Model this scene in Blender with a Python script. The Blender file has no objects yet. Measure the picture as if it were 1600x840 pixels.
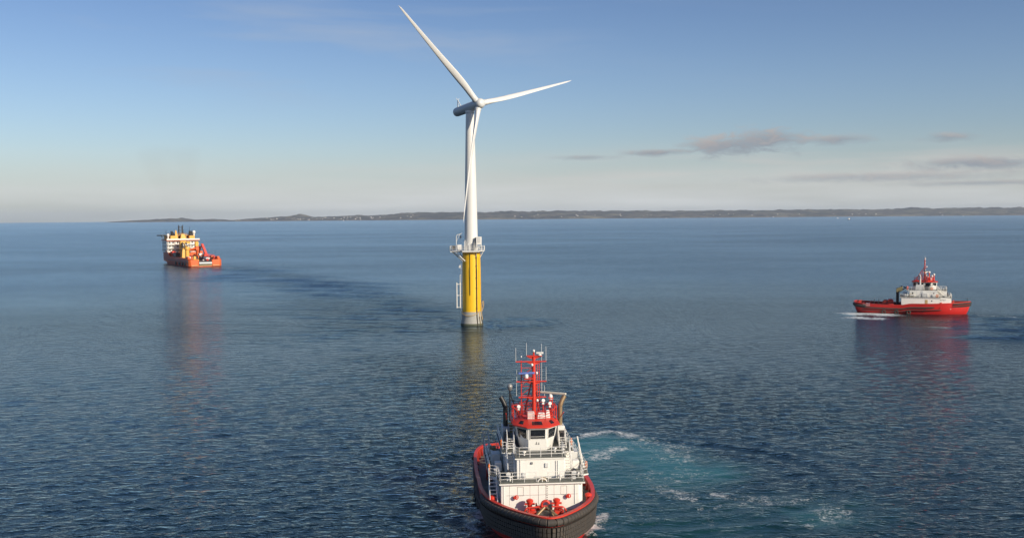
import bpy, math, random
import numpy as np
from mathutils import Vector, Matrix

C = bpy.context.scene.collection
S = bpy.context.scene
R = math.radians
rng = random.Random(7)
nrg = np.random.default_rng(11)

# ------------------------------------------------------------------ camera
FPX, CAM_H = 1600.0, 32.0            # focal length in pixels of a 1600 px wide frame, height over the water
PITCH, ROLL = R(2.95), R(0.45)
cam = bpy.data.cameras.new('camera'); cam.sensor_width = 36; cam.lens = 36 * FPX / 1600
cam.clip_start = 1; cam.clip_end = 60000
camo = bpy.data.objects.new('camera', cam); C.objects.link(camo)
camo.location = (0, 0, CAM_H)
camo.matrix_world = Matrix.Translation((0, 0, CAM_H)) @ Matrix.Rotation(R(90) - PITCH, 4, 'X') @ Matrix.Rotation(-ROLL, 4, 'Z')
S.camera = camo

# ------------------------------------------------------------------ sky
SUN_EL, SUN_AZ = R(24), R(133)       # azimuth clockwise from +Y
w = bpy.data.worlds.new('World'); S.world = w; w.use_nodes = True
nt = w.node_tree; N = nt.nodes; L = nt.links
bg = N['Background']; bg.inputs['Strength'].default_value = 0.10
sky = N.new('ShaderNodeTexSky'); sky.sky_type = 'NISHITA'; sky.sun_disc = False
sky.sun_elevation = SUN_EL; sky.sun_rotation = SUN_AZ
sky.altitude = 0; sky.air_density = 1.0; sky.dust_density = 1.0; sky.ozone_density = 1.5

def math_node(nt, op, a, b=None, c=None, clamp=False):
    n = nt.nodes.new('ShaderNodeMath'); n.operation = op; n.use_clamp = clamp
    for i, x in enumerate((a, b, c)):
        if x is None: continue
        if isinstance(x, (int, float)): n.inputs[i].default_value = x
        else: nt.links.new(x, n.inputs[i])
    return n.outputs[0]

def mixc(nt, fac, a, b, blend='MIX'):
    n = nt.nodes.new('ShaderNodeMix'); n.data_type = 'RGBA'; n.blend_type = blend
    for s, x in ((n.inputs[0], fac), (n.inputs[6], a), (n.inputs[7], b)):
        if isinstance(x, (int, float)): s.default_value = x
        elif isinstance(x, tuple): s.default_value = (*x, 1)
        else: nt.links.new(x, s)
    return n.outputs[2]

def mk_world():
    m = lambda *a, **k: math_node(nt, *a, **k)
    tc = N.new('ShaderNodeTexCoord'); sp = N.new('ShaderNodeSeparateXYZ'); L.new(tc.outputs['Generated'], sp.inputs[0])
    az = m('MULTIPLY', m('ARCTAN2', sp.outputs[0], sp.outputs[1]), 57.2958)
    el = m('MULTIPLY', m('ARCSINE', sp.outputs[2]), 57.2958)
    def noise(sx, sy, scale, detail=5, rough=.55, off=0, dist=0):
        cb = N.new('ShaderNodeCombineXYZ'); L.new(m('MULTIPLY', az, sx), cb.inputs[0]); L.new(m('MULTIPLY', el, sy), cb.inputs[1]); cb.inputs[2].default_value = off
        n = N.new('ShaderNodeTexNoise'); L.new(cb.outputs[0], n.inputs['Vector'])
        n.inputs['Scale'].default_value = scale; n.inputs['Detail'].default_value = detail; n.inputs['Roughness'].default_value = rough; n.inputs['Distortion'].default_value = dist
        return n.outputs[0]
    def gauss(x0, y0, sx, sy):                                # elliptical bump in azimuth / elevation degrees
        a = m('POWER', m('ABSOLUTE', m('DIVIDE', m('SUBTRACT', az, x0), sx)), 2)
        b = m('POWER', m('ABSOLUTE', m('DIVIDE', m('SUBTRACT', el, y0), sy)), 2)
        return m('EXPONENT', m('MULTIPLY', m('ADD', a, b), -1))
    col = sky.outputs[0]
    up = m('DIVIDE', m('SUBTRACT', el, 3.5), 9.0, clamp=True)
    col = mixc(nt, 1.0, col, mixc(nt, up, TINT_LOW, TINT_HIGH), 'MULTIPLY')
    # veil of thin warm haze cloud low over the horizon, in soft long streaks
    veil = m('MULTIPLY', gauss(4, .6, 60, 2.1), m('ADD', .45, m('MULTIPLY', noise(.10, 1.1, 1, 3, .5, 3.1), .9)))
    col = mixc(nt, m('MULTIPLY', veil, .85, clamp=True), col, VEIL)
    veil = m('MULTIPLY', gauss(20, 2.5, 24, .9), m('MULTIPLY', m('SUBTRACT', noise(.12, 1.6, 1, 4, .5, 9.3), .38, clamp=True), 2.2))
    col = mixc(nt, m('MULTIPLY', veil, .8, clamp=True), col, VEIL2)
    # high faint cirrus
    ci = m('MULTIPLY', m('SUBTRACT', noise(.06, .5, 1, 5, .55, 17.0, .3), .50, clamp=True), 3.0)
    ci = m('MULTIPLY', ci, gauss(-12, 9.5, 16, 2.8))
    col = mixc(nt, m('MULTIPLY', ci, .95, clamp=True), col, CIRR)
    # small grey clouds with a warm lit side
    nz = noise(.75, 2.3, 1.0, 7, .66, 1.7, .5)
    for (x0, y0, sx, sy, k) in CLOUDS:
        g = gauss(x0, y0, sx, sy)
        d = m('MULTIPLY', m('SUBTRACT', m('ADD', g, m('MULTIPLY', m('SUBTRACT', nz, .5), 1.7)), .36, clamp=True), 1.6, clamp=True)
        d = m('MULTIPLY', d, m('MULTIPLY', g, k * 2.2, clamp=True), clamp=True)
        lit = m('MULTIPLY', m('ADD', m('DIVIDE', m('SUBTRACT', el, y0), sy * 1.6), m('MULTIPLY', m('SUBTRACT', nz, .45), 3.0)), .9, clamp=True)
        cc = mixc(nt, lit, CL_D, CL_L)
        col = mixc(nt, d, col, cc)
    L.new(col, bg.inputs['Color'])

TINT_LOW = (.90, .99, 1.20); TINT_HIGH = (.66, .755, 1.0)
VEIL = (6.9, 7.1, 7.15); VEIL2 = (6.5, 5.95, 5.7); CIRR = (3.9, 4.7, 6.0); CL_D = (3.0, 3.4, 3.9); CL_L = (4.9, 4.4, 4.2)
# azimuth, elevation, half widths (degrees), density
CLOUDS = [(11.9, 3.72, 2.9, .60, 1.5), (14.1, 4.0, 2.4, .75, 1.6), (8.1, 3.42, 2.6, .26, .45), (4.2, 3.22, 2.4, .20, .28), (17.6, 3.9, 2.3, .36, .42),
          (23.0, 3.85, 1.6, .34, .38), (24.6, 2.5, 5.0, .5, .45), (19.5, 1.9, 9, .35, .28), (25, 1.5, 6, .2, .3)]
mk_world()

sun = bpy.data.lights.new('sun', 'SUN'); sun.energy = 5.0; sun.angle = R(.53); sun.color = (1.0, .88, .70)
suno = bpy.data.objects.new('sun', sun); C.objects.link(suno)
sv = Vector((math.sin(SUN_AZ) * math.cos(SUN_EL), math.cos(SUN_AZ) * math.cos(SUN_EL), math.sin(SUN_EL)))
suno.rotation_euler = (-sv).to_track_quat('-Z', 'Y').to_euler(); suno.location = sv * 300

S.view_settings.view_transform = 'Standard'; S.view_settings.look = 'None'
S.view_settings.exposure = 0.0; S.view_settings.gamma = 1
S.render.engine = 'CYCLES'; S.cycles.use_denoising = True; S.cycles.denoising_prefilter = 'ACCURATE'
S.cycles.max_bounces = 6; S.cycles.volume_bounces = 1; S.cycles.caustics_reflective = False

# ------------------------------------------------------------------ helpers
def at(px, py, z=0.0):
    """where the ray through a point of the photograph meets the height z (used to survey the place)"""
    X2, Y2 = px - 800, 420 - py
    c, s = math.cos(ROLL), math.sin(ROLL)
    X = c * X2 + s * Y2; Y = -s * X2 + c * Y2
    fy, fz = math.cos(PITCH), -math.sin(PITCH)
    dx, dy, dz = X / FPX, fy + math.sin(PITCH) * Y / FPX, fz + math.cos(PITCH) * Y / FPX
    t = (z - CAM_H) / dz
    return (dx * t, dy * t)

def tag(o, label=None, cat=None, group=None, kind=None):
    if label: o['label'] = label
    if cat: o['category'] = cat
    if group: o['group'] = group
    if kind: o['kind'] = kind
    return o

def empty(name, loc=(0, 0, 0), rz=0.0):
    o = bpy.data.objects.new(name, None); C.objects.link(o); o.location = loc; o.rotation_euler = (0, 0, rz)
    o.empty_display_size = .5
    return o

def V(*a): return Vector(a)

class MB:
    def __init__(s): s.v = []; s.f = []
    def add(s, vs, fs):
        b = len(s.v); s.v += [tuple(x) for x in vs]; s.f += [tuple(b + i for i in q) for q in fs]; return s
    def box(s, c, d, rz=0, ry=0, rx=0, top=(1, 1)):
        hx, hy, hz = d[0] / 2, d[1] / 2, d[2] / 2
        M = Matrix.Rotation(rz, 3, 'Z') @ Matrix.Rotation(ry, 3, 'Y') @ Matrix.Rotation(rx, 3, 'X')
        vs = []
        for z, kx, ky in ((-hz, 1, 1), (hz, *top)):
            for x, y in ((-hx, -hy), (hx, -hy), (hx, hy), (-hx, hy)):
                vs.append(M @ Vector((x * kx, y * ky, z)) + Vector(c))
        return s.add(vs, [(3, 2, 1, 0), (4, 5, 6, 7), (0, 1, 5, 4), (1, 2, 6, 5), (2, 3, 7, 6), (3, 0, 4, 7)])
    def bar(s, p, q, r, r2=None, n=6):
        p, q = Vector(p), Vector(q); r2 = r if r2 is None else r2
        d = (q - p)
        if d.length < 1e-6: return s
        d.normalize(); a = d.orthogonal().normalized(); b = d.cross(a)
        vs = []
        for c, k in ((p, r), (q, r2)):
            for i in range(n):
                t = 2 * math.pi * (i + .5) / n; vs.append(c + (a * math.cos(t) + b * math.sin(t)) * k)
        fs = [(i, (i + 1) % n, n + (i + 1) % n, n + i) for i in range(n)] + [tuple(range(n))[::-1], tuple(range(n, 2 * n))]
        return s.add(vs, fs)
    def tube(s, pts, r, n=6, r2=None):
        pts = [Vector(p) for p in pts]; m = len(pts); vs = []
        a = None
        for i, p in enumerate(pts):
            d = (pts[min(i + 1, m - 1)] - pts[max(i - 1, 0)]).normalized()
            if a is None: a = d.orthogonal().normalized()
            a = (a - d * a.dot(d)).normalized(); b = d.cross(a)
            k = r if r2 is None else r + (r2 - r) * i / (m - 1)
            for j in range(n):
                t = 2 * math.pi * j / n; vs.append(p + (a * math.cos(t) + b * math.sin(t)) * k)
        fs = [(i * n + j, i * n + (j + 1) % n, (i + 1) * n + (j + 1) % n, (i + 1) * n + j) for i in range(m - 1) for j in range(n)]
        fs += [tuple(range(n))[::-1], tuple(range((m - 1) * n, m * n))]
        return s.add(vs, fs)
    def prism(s, pts, z0, z1, pts2=None):
        n = len(pts); pts2 = pts2 or pts
        z0s = z0 if isinstance(z0, (list, tuple)) else [z0] * n; z1s = z1 if isinstance(z1, (list, tuple)) else [z1] * n
        vs = [(p[0], p[1], z) for p, z in zip(pts, z0s)] + [(p[0], p[1], z) for p, z in zip(pts2, z1s)]
        return s.add(vs, [(i, (i + 1) % n, n + (i + 1) % n, n + i) for i in range(n)] + [tuple(range(n))[::-1], tuple(range(n, 2 * n))])
    def lathe(s, prof, c=(0, 0, 0), n=16, M=None):
        vs = []; c = Vector(c)
        for r, z in prof:
            for j in range(n):
                t = 2 * math.pi * j / n; p = Vector((r * math.cos(t), r * math.sin(t), z)); vs.append((M @ p if M else p) + c)
        m = len(prof)
        fs = [(i * n + j, i * n + (j + 1) % n, (i + 1) * n + (j + 1) % n, (i + 1) * n + j) for i in range(m - 1) for j in range(n)]
        return s.add(vs, fs + [tuple(range(n))[::-1], tuple(range((m - 1) * n, m * n))])
    def ball(s, c, r, n=12, sq=1):
        return s.lathe([(r * math.cos(t), r * sq * math.sin(t)) for t in [math.pi * (k / 8 - .5) * .98 for k in range(9)]], c, n)
    def rings(s, rs, closed=True, caps=True):
        n = len(rs[0]); vs = [p for r in rs for p in r]; e = n if closed else n - 1
        fs = [(i * n + j, i * n + (j + 1) % n, (i + 1) * n + (j + 1) % n, (i + 1) * n + j) for i in range(len(rs) - 1) for j in range(e)]
        if caps: fs += [tuple(range(n))[::-1], tuple(range((len(rs) - 1) * n, len(rs) * n))]
        return s.add(vs, fs)
    def rail(s, pts, h=1.0, step=1.3, r=.03, n=3, posts=True):
        pts = [Vector(p) for p in pts]
        for a, b in zip(pts, pts[1:]):
            k = max(1, round((b - a).length / step))
            for i in range(k + 1):
                p = a.lerp(b, i / k)
                if posts: s.bar(p, p + V(0, 0, h), r, n=4)
            for j in range(n):
                z = V(0, 0, h * (j + 1) / n); s.bar(a + z, b + z, r * .9, n=4)
        return s
    def stairs(s, a, b, wdt, n):
        """treads and stringers from a (foot) to b (head)"""
        a, b = Vector(a), Vector(b); d = b - a; h = Vector((d.x, d.y, 0)).normalized(); sd = Vector((-h.y, h.x, 0))
        for i in range(n):
            p = a + d * ((i + .5) / n); rz = math.atan2(h.y, h.x); s.box(p, (.26, wdt, .05), rz=rz)
        for k in (-1, 1): s.bar(a + sd * wdt / 2 * k, b + sd * wdt / 2 * k, .07, n=4)
        return s
    def build(s, name, mat, parent=None, smooth=40, bevel=0, fix=True):
        me = bpy.data.meshes.new(name); me.from_pydata(s.v, [], s.f); me.update()
        if fix:
            import bmesh
            bm = bmesh.new(); bm.from_mesh(me); bmesh.ops.recalc_face_normals(bm, faces=bm.faces); bm.to_mesh(me); bm.free()
        me.materials.append(mat)
        me.polygons.foreach_set('use_smooth', [True] * len(me.polygons)); me.set_sharp_from_angle(angle=R(smooth))
        o = bpy.data.objects.new(name, me); C.objects.link(o)
        if parent: o.parent = parent
        if bevel:
            b = o.modifiers.new('bevel', 'BEVEL'); b.width = bevel; b.segments = 2; b.limit_method = 'ANGLE'
        return o

def mat(name, col, rough=.5, metal=0, var=.12, scale=.8, dirt=None, dirt_amt=0.0, dirt_stretch=.25, bump=0, spec=.5):
    m = bpy.data.materials.new(name); m.use_nodes = True; nt = m.node_tree; b = nt.nodes['Principled BSDF']
    tc = nt.nodes.new('ShaderNodeTexCoord')
    n = nt.nodes.new('ShaderNodeTexNoise'); nt.links.new(tc.outputs['Object'], n.inputs['Vector'])
    n.inputs['Scale'].default_value = scale; n.inputs['Detail'].default_value = 6; n.inputs['Roughness'].default_value = .65
    lo = tuple(c * (1 - var) for c in col); hi = tuple(min(1, c * (1 + var)) for c in col)
    c = mixc(nt, n.outputs[0], lo, hi)
    if dirt:
        mp = nt.nodes.new('ShaderNodeMapping'); nt.links.new(tc.outputs['Object'], mp.inputs[0]); mp.inputs['Scale'].default_value = (1, 1, dirt_stretch)
        n2 = nt.nodes.new('ShaderNodeTexNoise'); nt.links.new(mp.outputs[0], n2.inputs['Vector']); n2.inputs['Scale'].default_value = scale * 2.3; n2.inputs['Detail'].default_value = 8
        n2.inputs['Roughness'].default_value = .7
        f = math_node(nt, 'MULTIPLY', math_node(nt, 'SUBTRACT', n2.outputs[0], .53, clamp=True), 5 * dirt_amt, clamp=True)
        c = mixc(nt, f, c, dirt)
    nt.links.new(c, b.inputs['Base Color'])
    b.inputs['Metallic'].default_value = metal; b.inputs['Specular IOR Level'].default_value = spec
    nt.links.new(math_node(nt, 'ADD', rough - .1, math_node(nt, 'MULTIPLY', n.outputs[0], .2)), b.inputs['Roughness'])
    if bump:
        bp = nt.nodes.new('ShaderNodeBump'); bp.inputs['Strength'].default_value = 1; bp.inputs['Distance'].default_value = bump
        nt.links.new(n.outputs[0], bp.inputs['Height']); nt.links.new(bp.outputs[0], b.inputs['Normal'])
    return m

M = dict(
    white=mat('white_paint', (.82, .80, .745), .36, var=.05, scale=1.6, dirt=(.45, .30, .18), dirt_amt=.16, dirt_stretch=.10),
    white2=mat('grey_white_paint', (.62, .62, .60), .45, dirt=(.40, .32, .24), dirt_amt=.2),
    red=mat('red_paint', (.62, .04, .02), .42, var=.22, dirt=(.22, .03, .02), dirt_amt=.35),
    hullred=mat('hull_red_paint', (.57, .022, .018), .38, scale=.5, dirt=(.35, .03, .025), dirt_amt=.25),
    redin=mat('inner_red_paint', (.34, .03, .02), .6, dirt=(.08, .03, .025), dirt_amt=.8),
    black=mat('black_paint', (.018, .018, .02), .45),
    rubber=mat('black_rubber', (.055, .047, .04), .75, scale=1.5, dirt=(.15, .10, .065), dirt_amt=.7, dirt_stretch=.6, bump=.02),
    deck=mat('green_grey_deck', (.13, .135, .115), .7, dirt=(.06, .05, .04), dirt_amt=.6, dirt_stretch=1),
    glass=mat('dark_window_glass', (.012, .016, .02), .12, var=.4, scale=3, spec=.8),
    grey=mat('grey_metal', (.30, .30, .29), .4, metal=.3),
    steel=mat('light_antenna', (.62, .62, .60), .4),
    tan=mat('heated_exhaust_metal', (.36, .25, .14), .38, metal=.55, dirt=(.10, .07, .05), dirt_amt=.5),
    tancover=mat('olive_tan_cover', (.24, .20, .09), .7),
    orange=mat('orange_plastic', (.85, .20, .03), .5),
    cream=mat('cream_scanner', (.66, .60, .48), .5),
    blue=mat('blue_scanner', (.10, .16, .45), .4),
    rope=mat('tan_rope', (.50, .36, .17), .85),
    yellow=mat('yellow_paint', (.86, .50, .012), .42, scale=.35, var=.06, dirt=(.62, .36, .03), dirt_amt=.25),
    concrete=mat('bare_grey_coating', (.36, .36, .33), .75, scale=.9, dirt=(.22, .19, .13), dirt_amt=.7),
    tower=mat('tower_white_paint', (.74, .73, .69), .35, var=.03, scale=.2, dirt=(.60, .58, .52), dirt_amt=.15, dirt_stretch=.08),
    blade=mat('blade_white_gelcoat', (.72, .71, .68), .32, var=.03, scale=.2),
    nacelle=mat('nacelle_pale_grey', (.62, .63, .62), .4, var=.04, scale=.3),
    weed=mat('marine_growth', (.07, .08, .05), .8, scale=2),
    cable=mat('dark_cable', (.05, .035, .02), .6),
    shiporange=mat('ship_orange_paint', (.70, .12, .02), .5, scale=.3, dirt=(.30, .07, .04), dirt_amt=.6),
    shiphull=mat('ship_hull_rust_red', (.52, .07, .03), .5, scale=.15, dirt=(.25, .09, .06), dirt_amt=.5),
    shipyellow=mat('ship_yellow_paint', (.74, .40, .06), .5, scale=.35, dirt=(.35, .18, .06), dirt_amt=.7),
    shipdeck=mat('timber_deck', (.10, .06, .04), .8, scale=.2),
    navy=mat('dark_hull_blue', (.03, .05, .09), .5),
    housewall=mat('white_house_wall', (.72, .70, .65), .7, scale=.05), houseroof=mat('house_roof', (.12, .09, .08), .7, scale=.05),
)

# ------------------------------------------------------------------ the sea
T = Vector((*at(737.5, 507), 0))                        # foot of the turbine
TUG_F = dict(loc=(2.1, 111.5), rz=R(-85.5))
TUG_R = dict(loc=(128.6, 329.2), rz=R(-20.4))
SHIP = dict(stern=(-203.3, 678.2), rz=math.atan2(86.2, -39.9) + R(6.5))

def polyline_dist(X, Y, pts):
    """distance of every point to a polyline and the fraction along it"""
    best = np.full(X.shape, 1e9); par = np.zeros(X.shape); n = len(pts) - 1
    for i in range(n):
        a, b = np.array(pts[i]), np.array(pts[i + 1]); d = b - a; ll = d @ d
        t = np.clip(((X - a[0]) * d[0] + (Y - a[1]) * d[1]) / ll, 0, 1)
        q = np.hypot(X - a[0] - t * d[0], Y - a[1] - t * d[1])
        m = q < best; best[m] = q[m]; par[m] = (i + t[m]) / n
    return best, par

def vnoise(X, Y, sc, seed):
    """smooth value noise"""
    g = np.random.default_rng(seed).random((256, 256)); x = X / sc; y = Y / sc
    i = np.floor(x).astype(int); j = np.floor(y).astype(int); u = x - i; v = y - j; u = u * u * (3 - 2 * u); v = v * v * (3 - 2 * v)
    f = lambda a, b: g[a % 256, b % 256]
    return (f(i, j) * (1 - u) + f(i + 1, j) * u) * (1 - v) + (f(i, j + 1) * (1 - u) + f(i + 1, j + 1) * u) * v

def build_sea():
    dep = np.concatenate([np.arange(900, 60, -1.1), np.arange(60, 4.2, -.8), [4.0, 3.93]])
    r = CAM_H * FPX / dep; r = np.concatenate([[3, 12, 25, 40, 50], r]); r[-1] = 13200
    th = np.concatenate([np.arange(-31, 31, .08), np.arange(31, 329, 2.0)]) * math.pi / 180
    nr, na = len(r), len(th)
    RR, TT = np.meshgrid(r, th, indexing='ij')
    X = RR * np.sin(TT); Y = RR * np.cos(TT)
    foam = np.zeros_like(X); turq = np.zeros_like(X); chop = np.zeros_like(X); Z = np.zeros_like(X)
    P = lambda *q: [at(a, b) for a, b in q]
    wob = (vnoise(X, Y, 2.2, 5) - .5) * 1.6 + (vnoise(X, Y, 5, 6) - .5) * 2.2
    def foamline(pts, wdt, k=1.0, ends=True):
        wdt = wdt * 1.5; k = k * 1.15; d, t = polyline_dist(X + wob * .7, Y + wob * .5, P(*pts))
        e = np.clip(np.minimum(t, 1 - t) * 6, 0, 1) if ends else 1
        foam[:] = np.maximum(foam, k * np.exp(-(d / wdt) ** 2) * e)
    def area(pts, wdt, arr, k):
        d, t = polyline_dist(X + wob, Y + wob, P(*pts)); arr[:] = np.maximum(arr, k * np.exp(-(d / wdt) ** (3 if arr is turq else 2)))
    # churned turquoise water beside the near tug
    area([(880, 720), (930, 700), (985, 705), (1035, 722), (1075, 735)], 6.5, turq, 1.0)
    area([(930, 745), (985, 745), (1040, 745)], 7.5, turq, .6)
    area([(900, 690), (950, 688), (1000, 700)], 4, turq, .9)
    area([(960, 790), (1080, 800), (1200, 800), (1290, 800)], 8, turq, .22)
    area([(1262, 800), (1290, 812)], 3.2, turq, .55)
    area([(1330, 491), (1392, 492)], 3.8, turq, .8)
    area([(940, 820), (1100, 830)], 8, turq, .3)
    foamline([(893, 687), (920, 678), (948, 674), (975, 678), (1003, 688)], .9, .95)
    foamline([(975, 678), (1010, 690), (1040, 697), (1068, 712), (1096, 730)], 2.2, .55)
    foamline([(905, 725), (930, 712), (960, 701), (985, 698)], 1.2, .8)
    foamline([(936, 718), (950, 712)], .7, 1.0)
    foamline([(905, 716), (925, 708), (945, 700)], 1.8, .6)
    foamline([(960, 705), (980, 690), (1000, 690), (1060, 716), (1090, 725)], 3, .42)
    foamline([(1000, 730), (1040, 745), (1075, 742), (1060, 725)], 3.0, .42)
    foamline([(985, 760), (1015, 748), (1035, 744)], 2.5, .35)
    foamline([(1010, 752), (1050, 768), (1070, 777), (1100, 780)], 1.3, .55)
    foamline([(1125, 773), (1153, 776)], .6, .6)
    foamline([(1060, 765), (1150, 775), (1210, 784), (1260, 780), (1285, 789)], 1.4, .5)
    foamline([(1075, 803), (1120, 790), (1170, 786), (1200, 812)], .9, .4)
    foamline([(1262, 790), (1300, 800), (1302, 812), (1280, 820)], 1.5, .55)
    foamline([(1262, 815), (1275, 825)], 1.2, .5)
    foamline([(1100, 800), (1115, 830), (1130, 840)], .8, .3)
    foamline([(1330, 800), (1360, 812)], .8, .3)
    foamline([(925, 765), (960, 800), (1000, 830)], 5, .25)
    # foam under the near tug's bow quarters
    foamline([(741, 790), (744, 805), (756, 812)], 1.0, .95)
    foamline([(749, 800), (745, 822), (750, 838)], 1.1, .6)
    foamline([(940, 803), (925, 815), (922, 828)], .8, .95)
    foamline([(931, 802), (945, 808)], .5, .9)
    foamline([(905, 838), (922, 822), (930, 831)], 1.1, .95)
    # the far tug's propeller wash and hull line
    foamline([(1311, 491), (1335, 490), (1372, 490), (1400, 495)], 3.6, 1.4)
    foamline([(1320, 494), (1350, 497), (1392, 498)], 3.2, 1.2)
    foamline([(1405, 494), (1440, 495), (1480, 494), (1510, 492)], .6, .35)
    foamline([(1520, 492), (1560, 494), (1600, 497)], 1.6, .6)
    # supply ship stern
    foamline([(300, 419), (330, 419), (350, 417), (372, 420)], 2.4, .55)
    foamline([(262, 409), (280, 414), (296, 419)], 1.2, .4)
    foamline([(728, 509), (750, 509)], .7, .4)
    # water roughened by wakes
    area([(350, 417), (420, 427), (500, 438), (560, 452), (620, 475), (680, 498)], 14, chop, .6)
    area([(430, 440), (500, 462), (540, 490), (600, 512)], 14, chop, .5)
    area([(620, 560), (700, 600), (760, 640), (780, 680)], 12, chop, .6)
    area([(700, 515), (760, 520), (830, 512)], 7, chop, .55)
    area([(1000, 610), (1120, 640), (1250, 650)], 20, chop, .5)
    area([(1515, 490), (1600, 500), (1650, 520)], 9, chop, .7)
    area([(640, 690), (700, 760), (740, 835)], 7, chop, .8)
    chop += .35 * (vnoise(X * .5, Y, 60, 3) - .5) + .35 * (vnoise(X * .4, Y, 170, 4) - .5)
    chop -= .5 * np.clip(turq, 0, .8)
    # geometry: short wind waves, then wake crests
    sp = np.gradient(RR, axis=0)
    for k in range(40):
        lam = 1.1 * 1.038 ** k; a = R(90 + 12 + nrg.normal() * 30); kx, ky = math.cos(a), math.sin(a)
        fade = np.clip(lam / (3.2 * sp) - .4, 0, 1)
        Z += fade * .0040 * lam ** .7 * np.sin((X * kx + Y * ky) * 2 * math.pi / lam + nrg.random() * 6.28 + .8 * np.sin((X * ky - Y * kx) / (lam * 3.1) + k)) * (.75 + .6 * np.clip(chop, -.5, 1))
    def packet(cx, cy, ang, lam, sl, sw, amp):
        u = (X - cx) * math.cos(ang) + (Y - cy) * math.sin(ang); v = -(X - cx) * math.sin(ang) + (Y - cy) * math.cos(ang)
        m = (np.abs(u) < sl * 3) & (np.abs(v) < sw * 3)
        Z[m] += amp * np.exp(-(u[m] / sl) ** 2 - (v[m] / sw) ** 2) * np.cos(2 * math.pi * (v[m] + u[m] ** 2 * .006) / lam)
    path = P((352, 419), (420, 426), (480, 436), (540, 450), (590, 470), (630, 490), (700, 505))
    for i in range(420):
        f = nrg.random(); t = f * (len(path) - 1.001); j = int(t); k = nrg.normal() * .5 - (nrg.random() < .35) * 1.1
        a_, b_ = np.array(path[j]), np.array(path[j + 1]); p = a_ + (b_ - a_) * (t - j); D_ = math.hypot(*p)
        p = p + np.array([-.25, -1.0]) * abs(k) * (16 + 45 * f) * (D_ / 450) + np.array([nrg.normal() * 8, nrg.normal() * 4])
        D_ = math.hypot(*p); lam = float(np.clip(4.2 * 1.1 * D_ ** 2 / 51200, 5, 28)) * nrg.uniform(.8, 1.3)
        packet(p[0], p[1], nrg.normal() * .16 - .22, lam, nrg.uniform(9, 26) * D_ / 420, lam * nrg.uniform(.5, 1.0), .0125 * (.30 if f < .3 else .5) * lam * nrg.uniform(.5, 1.2))
    for pts, sc in (((1520, 494), 1), ((1560, 500), 1.2), ((1600, 505), 1.3), ((1560, 520), 1.3), ((1620, 530), 1.3), ((1530, 510), 1)):
        p = at(*pts)
        for q_ in range(4): packet(p[0] + nrg.normal() * 8, p[1] + nrg.normal() * 6, -.25 + nrg.normal() * .1, nrg.uniform(6, 9), 14, 4, .13)
    d = np.hypot(X - T.x, Y - T.y)
    Z += .09 * np.exp(-((d - 6) / 9) ** 2) * np.sin(d * 2 * math.pi / 3.6) * (.6 + .6 * vnoise(X, Y, 4, 9))
    d = np.hypot(X - T.x - 14, Y - T.y - 6); Z += .10 * np.exp(-((d - 10) / 5) ** 2) * np.sin(d * 2 * math.pi / 4.5)
    cx, cy = at(975, 745); d = np.hypot((X - cx) * .8, Y - cy)
    Z += .10 * np.exp(-((d - 21) / 4) ** 2) * np.sin(d * 2 * math.pi / 4.2)
    Z *= 1 - .65 * np.clip(turq, 0, 1)
    Z[RR > 5000] = 0
    co = np.stack([X, Y, Z], -1).reshape(-1, 3)
    co = np.vstack([co, [[0, 0, 0]]])
    me = bpy.data.meshes.new('water')
    i, j = np.meshgrid(np.arange(nr - 1), np.arange(na), indexing='ij'); j2 = (j + 1) % na
    q = np.stack([i * na + j, (i + 1) * na + j, (i + 1) * na + j2, i * na + j2], -1).reshape(-1, 4)[:, ::-1]
    jj = np.arange(na); tri = np.stack([np.full(na, nr * na), jj, (jj + 1) % na], -1)[:, ::-1]
    me.vertices.add(len(co)); me.vertices.foreach_set('co', co.ravel().astype('f'))
    nl = q.size + tri.size; me.loops.add(nl); me.loops.foreach_set('vertex_index', np.concatenate([q.ravel(), tri.ravel()]).astype('i'))
    npoly = len(q) + len(tri); me.polygons.add(npoly)
    st = np.concatenate([np.arange(len(q)) * 4, q.size + np.arange(len(tri)) * 3]); me.polygons.foreach_set('loop_start', st.astype('i'))
    me.polygons.foreach_set('use_smooth', np.ones(npoly, bool))
    me.update(calc_edges=True); me.validate()
    for nm, arr in (('foam', foam), ('turbid', turq), ('chop', chop)):
        at_ = me.attributes.new(nm, 'FLOAT', 'POINT'); at_.data.foreach_set('value', np.append(arr.ravel(), 0).astype('f'))
    # material
    m = bpy.data.materials.new('sea_water'); m.use_nodes = True; nt = m.node_tree; N = nt.nodes; L = nt.links
    b = N['Principled BSDF']; mm = lambda *a, **k: math_node(nt, *a, **k)
    tc = N.new('ShaderNodeTexCoord')
    def attr(n):
        a = N.new('ShaderNodeAttribute'); a.attribute_name = n; return a.outputs['Fac']
    def noise(scale, st=(1, 1, 1), det=2, rough=.5, rz=0, dist=0, kind=None):
        mp = N.new('ShaderNodeMapping'); L.new(tc.outputs['Object'], mp.inputs[0]); mp.inputs['Scale'].default_value = st; mp.inputs['Rotation'].default_value = (0, 0, rz)
        n = N.new('ShaderNodeTexNoise'); L.new(mp.outputs[0], n.inputs['Vector']); n.inputs['Scale'].default_value = scale
        n.inputs['Detail'].default_value = det; n.inputs['Roughness'].default_value = rough; n.inputs['Distortion'].default_value = dist
        return n.outputs[0]
    fo, tu, ch = attr('foam'), attr('turbid'), attr('chop')
    # wind ripples of several lengths, crests lying roughly across the view
    h1 = mm('MULTIPLY', mm('SUBTRACT', noise(.22, (.55, 1, 1), 3, .6, R(10), .5), .5), .06)
    h2 = mm('MULTIPLY', mm('SUBTRACT', noise(.62, (.45, 1, 1), 3, .62, R(-20), .8), .5), .27)
    h3 = mm('MULTIPLY', mm('SUBTRACT', noise(1.7, (.6, 1, 1), 4, .6, R(26), .4), .5), .12)
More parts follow.
